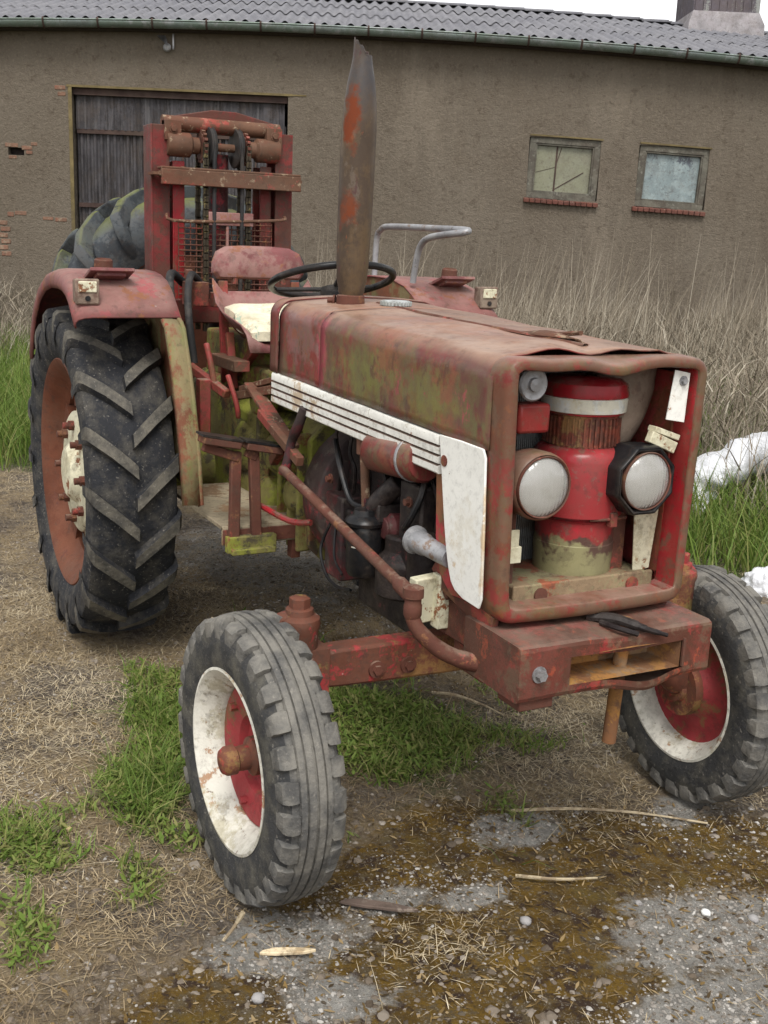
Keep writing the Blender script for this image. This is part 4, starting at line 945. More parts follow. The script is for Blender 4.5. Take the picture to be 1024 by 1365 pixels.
# exhaust
ex = B(); axd = Vector((.035, 0, .79)); n = 36; rs = []
pf = [(1.335, .038), (1.4, .038), (1.405, .041), (1.415, .041), (1.44, .047), (1.5, .0505), (1.62, .0525), (1.78, .0535), (1.88, .0525), (1.95, .049), (2.01, .042), (2.05, .034), (2.075, .0295), (2.088, .028)]
for z, r_ in pf: rs.append([(-.82 + (z - 1.34) * .044 + r_ * math.cos(2 * PI * k / n), -.1 + r_ * math.sin(2 * PI * k / n), z) for k in range(n)])
def slant(c_, s_): return .028 * (-.75 * c_ - .75 * s_)
top = [(-.785 + .027 * math.cos(2 * PI * k / n), -.1 + .027 * math.sin(2 * PI * k / n), 2.106 + slant(math.cos(2 * PI * k / n), math.sin(2 * PI * k / n)) + .004 * math.sin(k * 1.7)) for k in range(n)]
rs.append(top); rs.append([(-.785 + (x + .785) * .9, -.1 + (y + .1) * .9, z - .002) for x, y, z in top]); rs.append([(-.787 + (x + .785) * .85, -.1 + (y + .1) * .85, 2.02) for x, y, z in top])
ex.rings(rs); q = obj('exhaust_pipe', ex, 'exhaust', T, sharp=40)
e = B().lathe([(1.34, .043), (1.352, .046), (1.392, .043), (1.396, .039)], (-.82, -.1, 0), n=30, cap=False); e.bolt((-.85, -.138, 1.375), (-.6, -.8, 0), .012, .02); obj('clamp', e, 'rust', q)
# fenders
FP = [(-1.375, 1.283), (-1.42, 1.32), (-1.48, 1.362), (-1.55, 1.395), (-1.63, 1.413), (-1.72, 1.422), (-1.85, 1.424), (-2.0, 1.408), (-2.15, 1.36), (-2.28, 1.285), (-2.38, 1.19), (-2.45, 1.08)]
for s_ in (-1, 1):
    f = B(); rows = []
    for i, (x, z) in enumerate(FP):
        t = i / (len(FP) - 1); cen = Vector((-1.909, 0, .654)); d = (Vector((x, 0, z)) - cen).normalized()
        row = []
        for y, dn in ((.478, .0), (.52, 0), (.6, 0), (.7, .0), (.77, .0), (.8, .004), (.82, .014), (.83, .03), (.832, .055), (.826, .07)):
            dn_ = dn * (.75 + .5 * t); row.append((x - d.x * dn_, s_ * (y - .02 * t), z - d.z * dn_ + .004 * (float(vnoise(x, y, .12, 17)) - .5)))
        rows.append(row)
    f.grid(rows); fe = obj('fender', f, 'fender', T, solid=.006, sharp=60)
    f = B(); FR = [(-1.375, 1.275), (-1.325, 1.25), (-1.265, 1.14), (-1.215, 1.02), (-1.16, .86), (-1.125, .68)]
    poly = [(x, s_ * .48, z - .006) for x, z in FP[::-1]] + [(x - .004, s_ * .48, z) for x, z in FR[1:]] + [(-1.5, s_ * .48, .72), (-2.3, s_ * .48, .75)]
    f.prism(poly, (0, s_ * -.006, 0)); obj('side_plate', f, 'fenderside', fe)
    f = B(); rows = []
    for x, z in FR: rows.append([(x - .01, s_ * .548, z), (x + .006, s_ * .542, z + .004), (x + .012, s_ * .515, z + .004), (x + .006, s_ * .488, z), (x - .03, s_ * .482, z - .012)])
    f.grid(rows); f.tube([(x - .0, s_ * .484, z) for x, z in FR], .008, 8, 3); obj('front_flange', f, 'fenderside', fe, solid=.005, sharp=60)
    f = B().box((-1.445, s_ * .782, 1.362), (.05, .075, .08)); f.box((-1.417, s_ * .782, 1.362), (.012, .08, .085)); la = obj('marker_lamp', f, 'duct', fe, bevel=.006)
    f = B().box((-1.409, s_ * .782, 1.378), (.006, .06, .036)); obj('lamp_glass', f, 'cream', la, bevel=.004); obj('screw', B().cyl((-1.411, s_ * .782, 1.34), (-1.407, s_ * .782, 1.34), .009), 'black', la)
    f = B().box((-1.56, s_ * .68, 1.411), (.16, .15, .012), Euler((0, R(-17), 0))); f.box((-1.56, s_ * .68, 1.404), (.12, .1, .02), Euler((0, R(-17), 0))); q = obj('mounting_plate', f, 'seat', fe, bevel=.002)
    f = B().lathe([(0, .033), (.05, .031), (.055, .026), (.05, .022), (.03, .02), (.03, 0)], (-1.58, s_ * .69, 1.412), (.1, 0, 1), 20); obj('socket', f, 'rust', q)
h_ = B().tube([(-1.53, .5, 1.41), (-1.51, .5, 1.49), (-1.485, .5, 1.545), (-1.43, .5, 1.578), (-1.32, .5, 1.592), (-1.2, .5, 1.6), (-1.17, .515, 1.606), (-1.2, .53, 1.612), (-1.43, .53, 1.617), (-1.8, .53, 1.622), (-1.88, .53, 1.61), (-1.92, .53, 1.57), (-1.93, .53, 1.41)], .0125, 10, 4); obj('hand_rail', h_, 'grey', T)
# wheels -- built in their own axes, outer side towards -y
def P_(r_, a, y): return (r_ * math.cos(a), -y, r_ * math.sin(a))
def rear_wheel(par, loc, rz, first=None):
    w_ = B().lathe([(-.02, .0), (-.02, .14), (.0, .19), (.04, .23), (.075, .235), (.085, .22), (.085, .12), (.1, .11), (.12, .09), (.125, 0)], (0, 0, 0), (0, -1, 0), 40)
    for k in range(8):
        a = 2 * PI * k / 8 + .2; w_.box(P_(.245, a, .03), (.07, .05, .09), Euler((0, -a, 0)))
    wh = obj('rear_wheel', w_, 'cream', par, org=(0, 0, 0), bevel=.004); wh.location = loc; wh.rotation_euler = (0, 0, rz); wh['_org'] = (0, 0, 0)
    for k in range(8): b = B(); a = 2 * PI * k / 8; b.cyl(P_(.18, a, .08), P_(.18, a, .125), .013, n=10); b.cyl(P_(.18, a, .085), P_(.18, a, .105), .02, n=6); obj('wheel_nut', b, 'rust', wh)
    b = B().lathe([(.128, .418), (.133, .432), (.126, .44), (.112, .428), (.104, .4), (.075, .385), (.06, .36), (-.03, .355), (-.06, .385), (-.104, .4), (-.112, .428), (-.126, .44), (-.133, .432), (-.128, .418), (-.1, .385), (-.06, .365), (-.035, .335), (.05, .335), (.062, .35), (.075, .37), (.1, .385)], (0, 0, 0), (0, -1, 0), 72, cap=False, closed=True)
    for k in range(8):
        a = 2 * PI * k / 8 + .2; b.box(P_(.305, a, .03), (.1, .06, .09), Euler((0, -a, 0)))
    obj('rim', b, 'rimrust', wh, sharp=50)
    prf = [(.118, .425), (.133, .44), (.147, .475), (.156, .52), (.155, .555), (.146, .582), (.126, .594), (.07, .599), (0, .601)]
    prf = prf + [(-a, r_) for a, r_ in prf[-2::-1]] + [(-.1, .42), (.1, .42)]
    tb = B().lathe(prf, (0, 0, 0), (0, -1, 0), 96, cap=False, closed=True)
    N = 18
    for k in range(N):
        for s_ in (1, -1):
            th = 2 * PI * k / N + (PI / N if s_ < 0 else 0) + .08
            rs = []
            for t, y, r1, wd in ((0, .16, .54, .036), (.02, .161, .575, .042), (.06, .157, .607, .05), (.14, .146, .622, .053), (.5, .08, .632, .05), (.9, .012, .634, .048), (1.0, -.004, .632, .046)):
                a = th - (.25 * t) ; wdt = wd / .63 / 2; r0 = r1 - (.05 if t < .1 else .034)
                sl_ = .006
                rs.append([P_(r0, a - wdt - sl_, s_ * y), P_(r1, a - wdt, s_ * y), P_(r1, a + wdt, s_ * y), P_(r0, a + wdt + sl_, s_ * y)])
            i0 = len(tb.m); tb.rings(rs); 
            for q in range(i0, len(tb.m)):
                f = tb.f[q]
            # the raised faces carry the dusty finish
            nrow = len(rs) - 1
            for r_ in range(nrow): tb.m[i0 + r_ * 4 + 1] = 1
    obj('tyre', tb, ['tyre', 'lugtop'], wh, sharp=35)
    return wh
rear_wheel(T, (-1.909 + .95, -.655, .654), 0); rear_wheel(T, (-1.909 + .95, .655, .654), PI)
def front_wheel(par, loc, rz):
    w_ = B().lathe([(-.03, 0), (-.03, .06), (-.02, .09), (.0, .1), (.012, .14), (.012, .17), (-.004, .19), (-.02, .197), (-.026, .19), (-.012, .17), (-.01, .14), (-.022, .1), (-.05, .08), (-.05, 0)], (0, 0, 0), (0, -1, 0), 48)
    for k in range(6):
        a = 2 * PI * k / 6 + .3; w_.cyl(P_(.135, a, .0), P_(.135, a, .026), .011, n=6)
    wh = obj('front_wheel', w_, 'wheelred', par, org=(0, 0, 0)); wh.location = loc; wh.rotation_euler = (0, 0, rz); wh['_org'] = (0, 0, 0)
    b = B().lathe([(-.03, .05), (.012, .048), (.02, .032), (.05, .03), (.054, .036), (.076, .036), (.087, .029), (.092, .015), (.093, 0)], (0, 0, 0), (0, -1, 0), 28); b.lathe([(-.075, .09), (-.05, .092), (-.03, .06)], (0, 0, 0), (0, -1, 0), 28); b.lathe([(-.09, .045), (-.07, .05)], (0, 0, 0), (0, -1, 0), 20); obj('hub', b, 'axle', wh)
    b = B().lathe([(.07, .215), (.077, .222), (.076, .229), (.066, .226), (.06, .212), (.045, .204), (.03, .196), (.022, .185), (-.012, .185), (-.03, .196), (-.045, .204), (-.06, .212), (-.066, .226), (-.076, .229), (-.077, .222), (-.07, .215), (-.055, .2), (-.035, .19), (-.015, .177), (.02, .177), (.035, .19), (.055, .202)], (0, 0, 0), (0, -1, 0), 64, cap=False, closed=True)
    obj('rim', b, 'rimwhite', wh, sharp=50)
    prf = [(.072, .222), (.078, .245), (.08, .28), (.078, .31), (.068, .327), (.056, .338), (.041, .3405), (.038, .351), (.0255, .3535), (.0245, .3475), (.021, .3475), (.02, .3545), (.004, .355), (.0032, .3495), (.0, .3495)]
    prf = prf + [(-a, r_) for a, r_ in prf[-2::-1]] + [(-.066, .217), (.066, .217)]
    nn = 110; ax_n = Vector((0, -1, 0)); tb = B()
    rs = [[P_(r_ + (.0022 * (float(vnoise(k * .7, i * 1.3, 1.7, 33)) - .5) if r_ > .335 else 0), 2 * PI * k / nn, y) for k in range(nn)] for i, (y, r_) in enumerate(prf)]
    tb.rings(rs, cap=False, closed=True)
    for i, f in enumerate(tb.f):
        y = -tb.v[f[0]][1]; r_ = math.hypot(tb.v[f[0]][0], tb.v[f[0]][2])
        if r_ > .334 and abs(y) < .08: tb.m[i] = 1
    N = 29
    for k in range(N):
        for s_ in (1, -1):
            a = 2 * PI * (k + (.45 if s_ < 0 else 0)) / N + random.uniform(-.015, .015); wd = PI / N * random.uniform(.56, .72); rs = []
            j = random.uniform(-.006, .0)
            for y, r1, r0, kk in ((.0385, .351 + j, .325, .7), (.043, .3555 + j, .325, .95), (.06, .3545 + j, .32, 1), (.07, .3485 + j, .315, 1), (.0775, .338, .305, .9), (.0795, .32, .298, .7)):
                rs.append([P_(r0, a - wd * kk - .01, s_ * y * (.985 if r0 < .32 else 1)), P_(r1, a - wd * kk, s_ * y), P_(r1, a + wd * kk, s_ * y), P_(r0, a + wd * kk + .01, s_ * y * (.985 if r0 < .32 else 1))])
            tb.rings(rs, mi=1)
    obj('tyre', tb, ['frontside', 'fronttread'], wh, sharp=32, bevel=.0)
front_wheel(T, (.95, -.708, .321), .048); front_wheel(T, (.95, .708, .299), PI - .032)

# ================================================================== seat cushion
c = B(); rows = []
Cx = np.linspace(-1.75, -1.44, 14); Cy = np.linspace(-.185, .14, 16)
def cz(x, y, top): 
    e_ = min(1, min((x + 1.75), (-1.44 - x)) / .03 + .25, min(y + .185, .14 - y) / .03 + .25); return 1.197 + .075 * max(0, (-1.5 - x) / .25) ** 1.2 + (.042 * e_ ** .5 + .012 * float(vnoise(x, y, .07, 3))) * top
tp = [[(x, y + .01 * math.sin(x * 40), cz(x, y, 1)) for y in Cy] for x in Cx]; bt = [[(x, y + .01 * math.sin(x * 40), 1.194 + .075 * max(0, (-1.5 - x) / .25) ** 1.2) for y in Cy] for x in Cx]
c.grid(tp); c.grid(bt)
for A_, B__ in ((tp[0], bt[0]), (tp[-1], bt[-1]), ([r_[0] for r_ in tp], [r_[0] for r_ in bt]), ([r_[-1] for r_ in tp], [r_[-1] for r_ in bt])): c.grid([A_, B__])
tag(obj('seat_cushion', c, 'cushion', org=(-1.58, -.02, 1.19), sharp=50), 'pale worn foam cushion lying on the tractor seat', 'cushion')

# ================================================================== fork lift mast behind the seat
K = thing('lift_mast', 'rusty red fork lift mast with chains mounted behind the tractor seat', 'lift mast', (-2.45, .02, 0))
for s_ in (-1, 1):
    y = .02 + s_ * .275
    p = B().box((-2.45, y + s_ * .036, 1.23), (.12, .012, 1.54)); p.box((-2.396, y, 1.23), (.012, .075, 1.54)); p.box((-2.504, y, 1.23), (.012, .075, 1.54)); obj('outer_post', p, 'mast', K, bevel=.003)
    y = .02 + s_ * .195
    p = B().box((-2.45, y + s_ * .022, 1.15), (.1, .01, 1.42)); p.box((-2.405, y, 1.15), (.01, .05, 1.42)); p.box((-2.495, y, 1.15), (.01, .05, 1.42)); obj('inner_post', p, 'brightred' if s_ < 0 else 'mast', K, bevel=.003)
    p = B().lathe([(0, .0), (0, .046), (.01, .05), (.1, .05), (.11, .034), (.14, .034)], (-2.4, .02 + s_ * .25, 1.925), (0, -s_, 0), 26); p.box((-2.4, .02 + s_ * .225, 1.98), (.05, .07, .08)); p.bolt((-2.375, .02 + s_ * .225, 1.985), (1, 0, 0), .013, .012); obj('shaft_bearing', p, 'mastrust', K, bevel=.003)
    p = B()
    for k in range(16):
        a = 2 * PI * k / 16; p.box((-2.4 + .058 * math.cos(a), .02 + s_ * .095, 1.925 + .058 * math.sin(a)), (.02, .014, .012), Euler((0, -a, 0)))
    p.cyl((-2.4, .02 + s_ * .087, 1.925), (-2.4, .02 + s_ * .103, 1.925), .054, n=24); obj('sprocket', p, 'rust', K)
    p = B().lathe([(-.012, .06), (-.012, .078), (-.008, .082), (-.004, .076), (.004, .076), (.008, .082), (.012, .078), (.012, .06)], (-2.4, .02 + s_ * .06, 1.925), (0, 1, 0), 36); obj('pulley', p, 'blackdull', K)
    for x in (-2.345, -2.455):
        p = B()
        for k in range(26):
            z = 1.92 - k * .03; p.box((x, .02 + s_ * .095 + (.004 if k % 2 else -.004), z), (.012, .012, .034)); p.box((x, .02 + s_ * .095 - (.006 if k % 2 else -.006), z), (.012, .012, .034))
        obj('chain', p, 'chain', K)
    p = B().tube([(-2.33, .02 + s_ * .06, 1.92), (-2.33, .02 + s_ * .062, 1.7), (-2.34, .02 + s_ * .06, 1.3)], .009, 8, 4); obj('hydraulic_hose', p, 'blackdull', K)
    p = B().box((-2.75, .02 + s_ * .2, .445), (.9, .09, .03), taper=.9); p.box((-2.53, .02 + s_ * .2, .62), (.03, .09, .34)); obj('fork', p, 'rust', K, bevel=.004)
    p = B().prism([(-2.395, .02 + s_ * .33, 1.795), (-2.31, .02 + s_ * .33, 1.795), (-2.31, .02 + s_ * .18, 1.795)], (0, 0, .012)); p.beam((-2.4, .02 + s_ * .17, 1.83), (-2.32, .02 + s_ * .3, 1.8), .02, .02); obj('gusset', p, 'mastrust', K)
p = B().prism([(-2.46, -.19, 2.02), (-2.46, -.19, 2.042), (-2.46, -.02, 2.078), (-2.46, .09, 2.078), (-2.46, .27, 2.042), (-2.46, .27, 2.02)], (.03, 0, 0)); obj('top_plate', p, 'mast', K, bevel=.004)
p = B().cyl((-2.42, -.24, 2.012), (-2.42, .28, 2.012), .03, n=20); p.box((-2.44, .02, 1.995), (.04, .4, .03)); obj('top_crossbar', p, 'mastrust', K)
p = B().cyl((-2.4, -.16, 1.925), (-2.4, .2, 1.925), .017, n=14); obj('chain_shaft', p, 'mastrust', K)
p = B().box((-2.315, .035, 1.79), (.02, .62, .062)); p.box((-2.345, .035, 1.826), (.07, .62, .01)); obj('front_crossbar', p, 'mastrust', K, bevel=.003)
p = B().cyl((-2.47, .02, .5), (-2.47, .02, 1.9), .045, n=20); p.cyl((-2.47, .02, 1.5), (-2.47, .02, 1.56), .056, n=20); obj('lift_cylinder', p, 'housing', K)
p = B().box((-2.34, .035, 1.63), (.02, .2, .055)); p.cyl((-2.34, .02, 1.6), (-2.34, .02, 1.42), .007); obj('chain_anchor', p, 'seat', K, bevel=.003)
p = B()
for k in range(17): y = -.19 + .42 * k / 16; p.cyl((-2.36, y, 1.3), (-2.36, y, 1.62), .0028, n=5)
for k in range(14): z = 1.31 + .3 * k / 13; p.cyl((-2.357, -.19, z), (-2.357, .23, z), .0028, n=5)
obj('guard_mesh', p, 'rust', K)
p = B().tube([(-2.36, -.24, 1.64), (-2.335, -.22, 1.615), (-2.33, .02, 1.62), (-2.335, .26, 1.635), (-2.36, .29, 1.65)], .007, 8, 3); obj('guard_rail', p, 'mastrust', K)
p = B().box((-2.36, .02, 1.24), (.06, .56, .1)); p.box((-2.4, .02, .75), (.08, .6, .14)); p.box((-2.28, .0, .6), (.3, .3, .1)); p.box((-2.27, .0, 1.06), (.2, .1, .06)); obj('mast_carrier', p, 'mast', K, bevel=.005)
p = B().tube([(-2.3, -.19, 1.36), (-2.2, -.27, 1.4), (-2.1, -.3, 1.3), (-2.05, -.27, 1.1)], .018, 10, 5); p.tube([(-2.3, -.1, 1.34), (-2.15, -.2, 1.4), (-2.0, -.26, 1.28), (-1.95, -.25, 1.06)], .015, 10, 5); p.tube([(-2.25, -.3, 1.28), (-2.1, -.34, 1.33), (-1.95, -.33, 1.2), (-1.85, -.3, 1.0)], .012, 10, 5); obj('oil_hose', p, 'blackdull', K)
p = B().box((-2.22, -.16, 1.32), (.09, .09, .1)); p.cyl((-2.18, -.2, 1.26), (-2.18, -.2, 1.42), .016); p.box((-2.16, -.05, 1.3), (.06, .12, .06)); obj('control_valve', p, 'rust', K, bevel=.004)

# ================================================================== loose tractor tyre on the forks
W_ = thing('spare_tyre', 'big mossy tractor tyre standing upright behind the lift mast', 'tyre', (-3.06, .06, .46))
tc = Vector((-3.06, .04, 1.12)); q_ = Euler((0, R(4), R(-8))).to_matrix()
def Q_(r_, a, x): return tc + q_ @ Vector((x, r_ * math.cos(a), r_ * math.sin(a)))
prf = [(.13, .34), (.165, .4), (.185, .47), (.18, .53), (.165, .57), (.13, .6), (.07, .615), (0, .62)]
prf = prf + [(-a, r_) for a, r_ in prf[-2::-1]] + [(-.12, .33), (-.14, .37), (.14, .37), (.12, .33)]
tb = B(); nn = 80
tb.rings([[Q_(r_, 2 * PI * k / nn, x) for k in range(nn)] for x, r_ in prf], cap=False, closed=True)
N = 17
for k in range(N):
    for s_ in (1, -1):
        th = 2 * PI * k / N + (PI / N if s_ < 0 else 0); rs = []
        for t, x, r1 in ((0, .196, .46), (.04, .215, .51), (.1, .222, .57), (.2, .19, .64), (.5, .1, .672), (.9, .02, .68), (1, -.005, .675)):
            a = th - .34 * t; wd = .045 + .012 * (1 - t); r0 = r1 - .08
            x0 = x if t > .15 else x - .05
            rs.append([Q_(r0, a - wd, s_ * x0), Q_(r1, a - wd * .75, s_ * x), Q_(r1, a + wd * .75, s_ * x), Q_(r0, a + wd, s_ * x0)])
        tb.rings(rs)
obj('tyre_carcass', tb, 'sparetyre', W_, sharp=75, bevel=.008)
b = B(); b.rings([[Q_(r_, 2 * PI * k / 48, x) for k in range(48)] for x, r_ in ((.14, .36), (.15, .37), (.1, .34), (.06, .33), (.05, .2), (.0, .18), (.0, .02))], cap=True)
obj('rim', b, 'rimrust', W_)
# ================================================================== barn
BO = Vector((-12.1243, 5.8836, 0)); BA = R(64.688)
BN = thing('barn', 'long low barn of brown roughcast with corrugated roof, wide grey door and two small windows', 'barn')
BN.location = BO; BN.rotation_euler = (0, 0, BA)
bow = lambda s_: 4.318 - .0047 * (s_ + .9) ** 2 if abs(s_ + .9) < 7 else 4.318 - .0047 * 49 - .05 * 0 * s_
def bobj(name, mb, mat, par=None, **kw):
    return obj(name, mb, mat, par or BN, org=(0, 0, 0), **kw)
# walls with openings cut in
holes = [(-4.53, -1.55, -.3, 3.49), (1.84, 2.855, 2.25, 3.09), (3.4, 4.405, 2.19, 3.04), (-5.42, -5.2, 2.56, 2.66)]
xs = sorted({-10.5, 11.0, *[h_[0] for h_ in holes], *[h_[1] for h_ in holes], *[float(v) for v in np.linspace(-10, 10.5, 18)]})
zs = sorted({-.3, 4.0, *[h_[2] for h_ in holes], *[h_[3] for h_ in holes], 1.2})
wb = B()
def inhole(x, z): return any(h_[0] < x < h_[1] and h_[2] < z < h_[3] for h_ in holes)
for i in range(len(xs) - 1):
    for j in range(len(zs) - 1):
        if not inhole((xs[i] + xs[i + 1]) / 2, (zs[j] + zs[j + 1]) / 2):
            wb.add([(xs[i], 0, zs[j]), (xs[i + 1], 0, zs[j]), (xs[i + 1], 0, zs[j + 1]), (xs[i], 0, zs[j + 1])], [(0, 1, 2, 3)])
    wb.add([(xs[i], 0, 4.0), (xs[i + 1], 0, 4.0), (xs[i + 1], 0, bow(xs[i + 1]) - .03), (xs[i], 0, bow(xs[i]) - .03)], [(0, 1, 2, 3)])
for x0, x1, z0, z1 in holes:
    dp = .28 if x1 - x0 > 2 else .2
    wb.add([(x0, 0, z0), (x1, 0, z0), (x1, 0, z1), (x0, 0, z1), (x0, dp, z0), (x1, dp, z0), (x1, dp, z1), (x0, dp, z1)], [(0, 1, 5, 4), (1, 2, 6, 5), (2, 3, 7, 6), (3, 0, 4, 7)])
wb.add([(-10.5, 0, -.3), (-10.5, 8.2, -.3), (-10.5, 8.2, 4), (-10.5, 4.1, 5.4), (-10.5, 0, 4)], [(0, 1, 2, 3, 4)])
wb.add([(11, 0, -.3), (11, 8.2, -.3), (11, 8.2, 4), (11, 4.1, 5.4), (11, 0, 4)], [(4, 3, 2, 1, 0)])
wb.add([(-10.5, 8.2, -.3), (11, 8.2, -.3), (11, 8.2, 4), (-10.5, 8.2, 4)], [(0, 1, 2, 3)])
bobj('wall', wb, 'wall', fix=False, sharp=20)
b = B().box((-5.31, .14, 2.6), (.3, .02, .2)); bobj('hole_shade_sheet', b, 'dark')  # black sheet at the back of the hole, its shade put into colour
# roof: two overlapping courses of corrugated sheets each side
def sheet(y0, z0, y1, z1, lift, rowseed):
    rows = []; nx = 1100
    X = np.linspace(-10.9, 11.4, nx + 1); prof_ = .026 * np.cos(2 * PI * X / .177)
    for t in (0, .2, .4, .6, .8, 1.0):
        y = y0 + (y1 - y0) * t; jit = (vnoise(np.floor(X / .885), X * 0 + rowseed, 1.0, 77) - .5) * .03
        rows.append([(float(X[i]), y + (float(jit[i]) if t == 0 else 0), z0 + (z1 - z0) * t + float(prof_[i]) + lift + bow(float(X[i])) - 4.318 + float(jit[i]) * .3) for i in range(nx + 1)])
    return rows
pit = (5.51 - 4.36) / 4.4
rf = B(); zz = lambda y: 4.375 + (y + .26) * pit
rf.grid(sheet(-.26, zz(-.26), 1.45, zz(1.45), .012, 1)); rf.grid(sheet(1.25, zz(1.25), 2.95, zz(2.95), .026, 2)); rf.grid(sheet(2.75, zz(2.75), 4.1, zz(4.1), .04, 3)); rf.grid(sheet(8.4, zz(-.26), 4.1, zz(4.1), .03, 4))
bobj('roof', rf, 'roof', sharp=70, fix=False)
b = B()
for i in range(44):
    x = -10.8 + i * .5; z = zz(4.1) + bow(x) - 4.318 + .055; b.box((x + .25, 4.0, z - .012), (.52, .3, .02), Euler((R(12), 0, 0))); b.box((x + .25, 4.22, z - .012), (.52, .3, .02), Euler((R(-12), 0, 0)))
bobj('ridge_cap', b, 'roof')
b = B()
for i in range(40):
    x0 = -10.9 + i * .55; x1 = x0 + .55; b.add([(x0, -.2, bow(x0) - .06), (x1, -.2, bow(x1) - .06), (x1, -.2, bow(x1) + .075), (x0, -.2, bow(x0) + .075), (x0, 0.02, bow(x0) - .06), (x1, 0.02, bow(x1) - .06)], [(0, 1, 2, 3), (0, 1, 5, 4)])
bobj('eaves_board', b, 'eave', fix=False)
g = B(); rows = []
for x in np.linspace(-10.9, 11.3, 64):
    zc = bow(float(x)) + .03; rows.append([(float(x), -.285 - .075 * math.cos(a), zc - .085 * math.sin(a)) for a in np.linspace(0, PI, 11)])
g.grid(rows); g.tube([(float(x), -.362, bow(float(x)) + .034) for x in np.linspace(-10.9, 11.3, 64)], .012, 8)
gt = bobj('gutter', g, 'gutter', solid=.004, sharp=60)
for k in range(31):
    x = -10.6 + .72 * k + .05; zc = bow(x) + .03
    b = B().tube([(x, -.2, zc + .03), (x, -.36, zc + .022), (x, -.375, zc), *[(x, -.285 - .084 * math.cos(a), zc - .094 * math.sin(a)) for a in np.linspace(.2, PI, 7)]], .014, 6); bobj('gutter_bracket', b, 'rail', gt)
# door
b = B().box((-3.04, .6, 1.7), (3.3, .02, 4.2)); bobj('door_shade_sheet', b, 'dark')  # added black sheet, painted as the unlit inside behind the door gaps
d = B(); X = np.linspace(-4.5, -1.58, 400)
def rib(x): return .016 * np.clip(1.6 * np.sin(2 * PI * x / .092), -1, 1)
rows = [[(float(x), .17 + float(rib(x)), z) for x in X] for z in (-.2, 1.0, 2.0, 3.1)]
d.grid(rows); dr = bobj('door', d, 'barndoor', sharp=40, fix=False)
d = B(); X2 = np.linspace(-4.5, -1.6, 380); rows = [[(float(x), .12 + float(rib(x + .02)) * .5, z) for x in X2] for z in (2.95, 3.4)]; d.grid(rows); d.box((-1.85, .115, 3.2), (.09, .02, .5)); bobj('door_panel', d, 'barndoor', dr, sharp=40, fix=False)
d = B()
for z in (2.925, 1.93, .8): d.box((-3.03, .135, z), (2.92, .03, .06))
d.box((-3.04, .2, 3.44), (2.96, .3, .09)); bobj('door_rail', d, 'rail', dr)
d = B()
for x in (-3.55, -3.02, -2.5, -2.0): d.box((x, .14, 1.5), (.022, .02, 3.4))
bobj('door_seam', d, 'rail', dr)
d = B().box((-4.545, -.004, 1.6), (.05, .02, 3.78)); d.box((-3.04, -.004, 3.5), (3.1, .02, .03)); d.box((-1.5, -.003, 3.5), (.4, .012, .02)); bobj('door_surround', d, 'ochre')
# windows
def window(x0, x1, z0, z1, pane, rot):
    cx_, cz_ = (x0 + x1) / 2, (z0 + z1) / 2; hw, hh = (x1 - x0) / 2 - .004, (z1 - z0) / 2 - .004
    def tr(mb):
        c_, s_ = math.cos(rot), math.sin(rot); mb.v = [(cx_ + (x * c_ - z * s_), y, cz_ + (x * s_ + z * c_)) for x, y, z in mb.v]; return mb
    f = B(); fwid = .085
    f.box((0, .06, hh - fwid / 2), (2 * hw, .08, fwid)); f.box((0, .06, -hh + fwid / 2), (2 * hw, .08, fwid)); f.box((-hw + fwid / 2, .058, 0), (fwid, .08, 2 * hh - 2 * fwid)); f.box((hw - fwid / 2, .058, 0), (fwid, .08, 2 * hh - 2 * fwid))
    for q in (-1, 1): f.box((q * (hw - fwid - .012), .065, 0), (.024, .07, 2 * hh - 2 * fwid - .002)); f.box((0, .066, q * (hh - fwid - .012)), (2 * hw - 2 * fwid - .05, .07, .024))
    fr = bobj('window', tr(f), 'winframe', bevel=.004)
    p = B().box((0, .09, 0), (2 * hw - 2 * fwid, .008, 2 * hh - 2 * fwid)); bobj('pane', tr(p), pane, fr)
    if pane == 'pane_a':
        p = B().box((-.1, .082, 0), (.022, .012, 2 * hh - 2 * fwid - .01)); p.beam((-.1, .082, -.28), (.3, .082, -.02), .008, .012); p.beam((-.1, .083, .05), (-.04, .083, .3), .006, .01); p.beam((-.38, .083, -.06), (-.1, .083, .03), .004, .006); bobj('glazing_bar', tr(p), 'rail', fr)
    s_ = B()
    for k in range(13): s_.box((-hw - .02 + (2 * hw + .06) * (k + .5) / 13 - .01, -.012 + random.uniform(-.004, .004), -hh - .035 + random.uniform(-.003, .003)), ((2 * hw + .06) / 13 - .008, .12, .055), Euler((R(8), 0, 0)))
    bobj('sill', tr(s_), 'sill', fr, bevel=.006)
    s_ = B().box((0, -.003, hh + .016), (2 * hw + .03, .02, .022)); bobj('lintel_edge', tr(s_), 'ochre', fr)
window(1.84, 2.855, 2.25, 3.09, 'pane_a', R(-1.8)); window(3.4, 4.405, 2.19, 3.04, 'pane_b', R(-2.2))
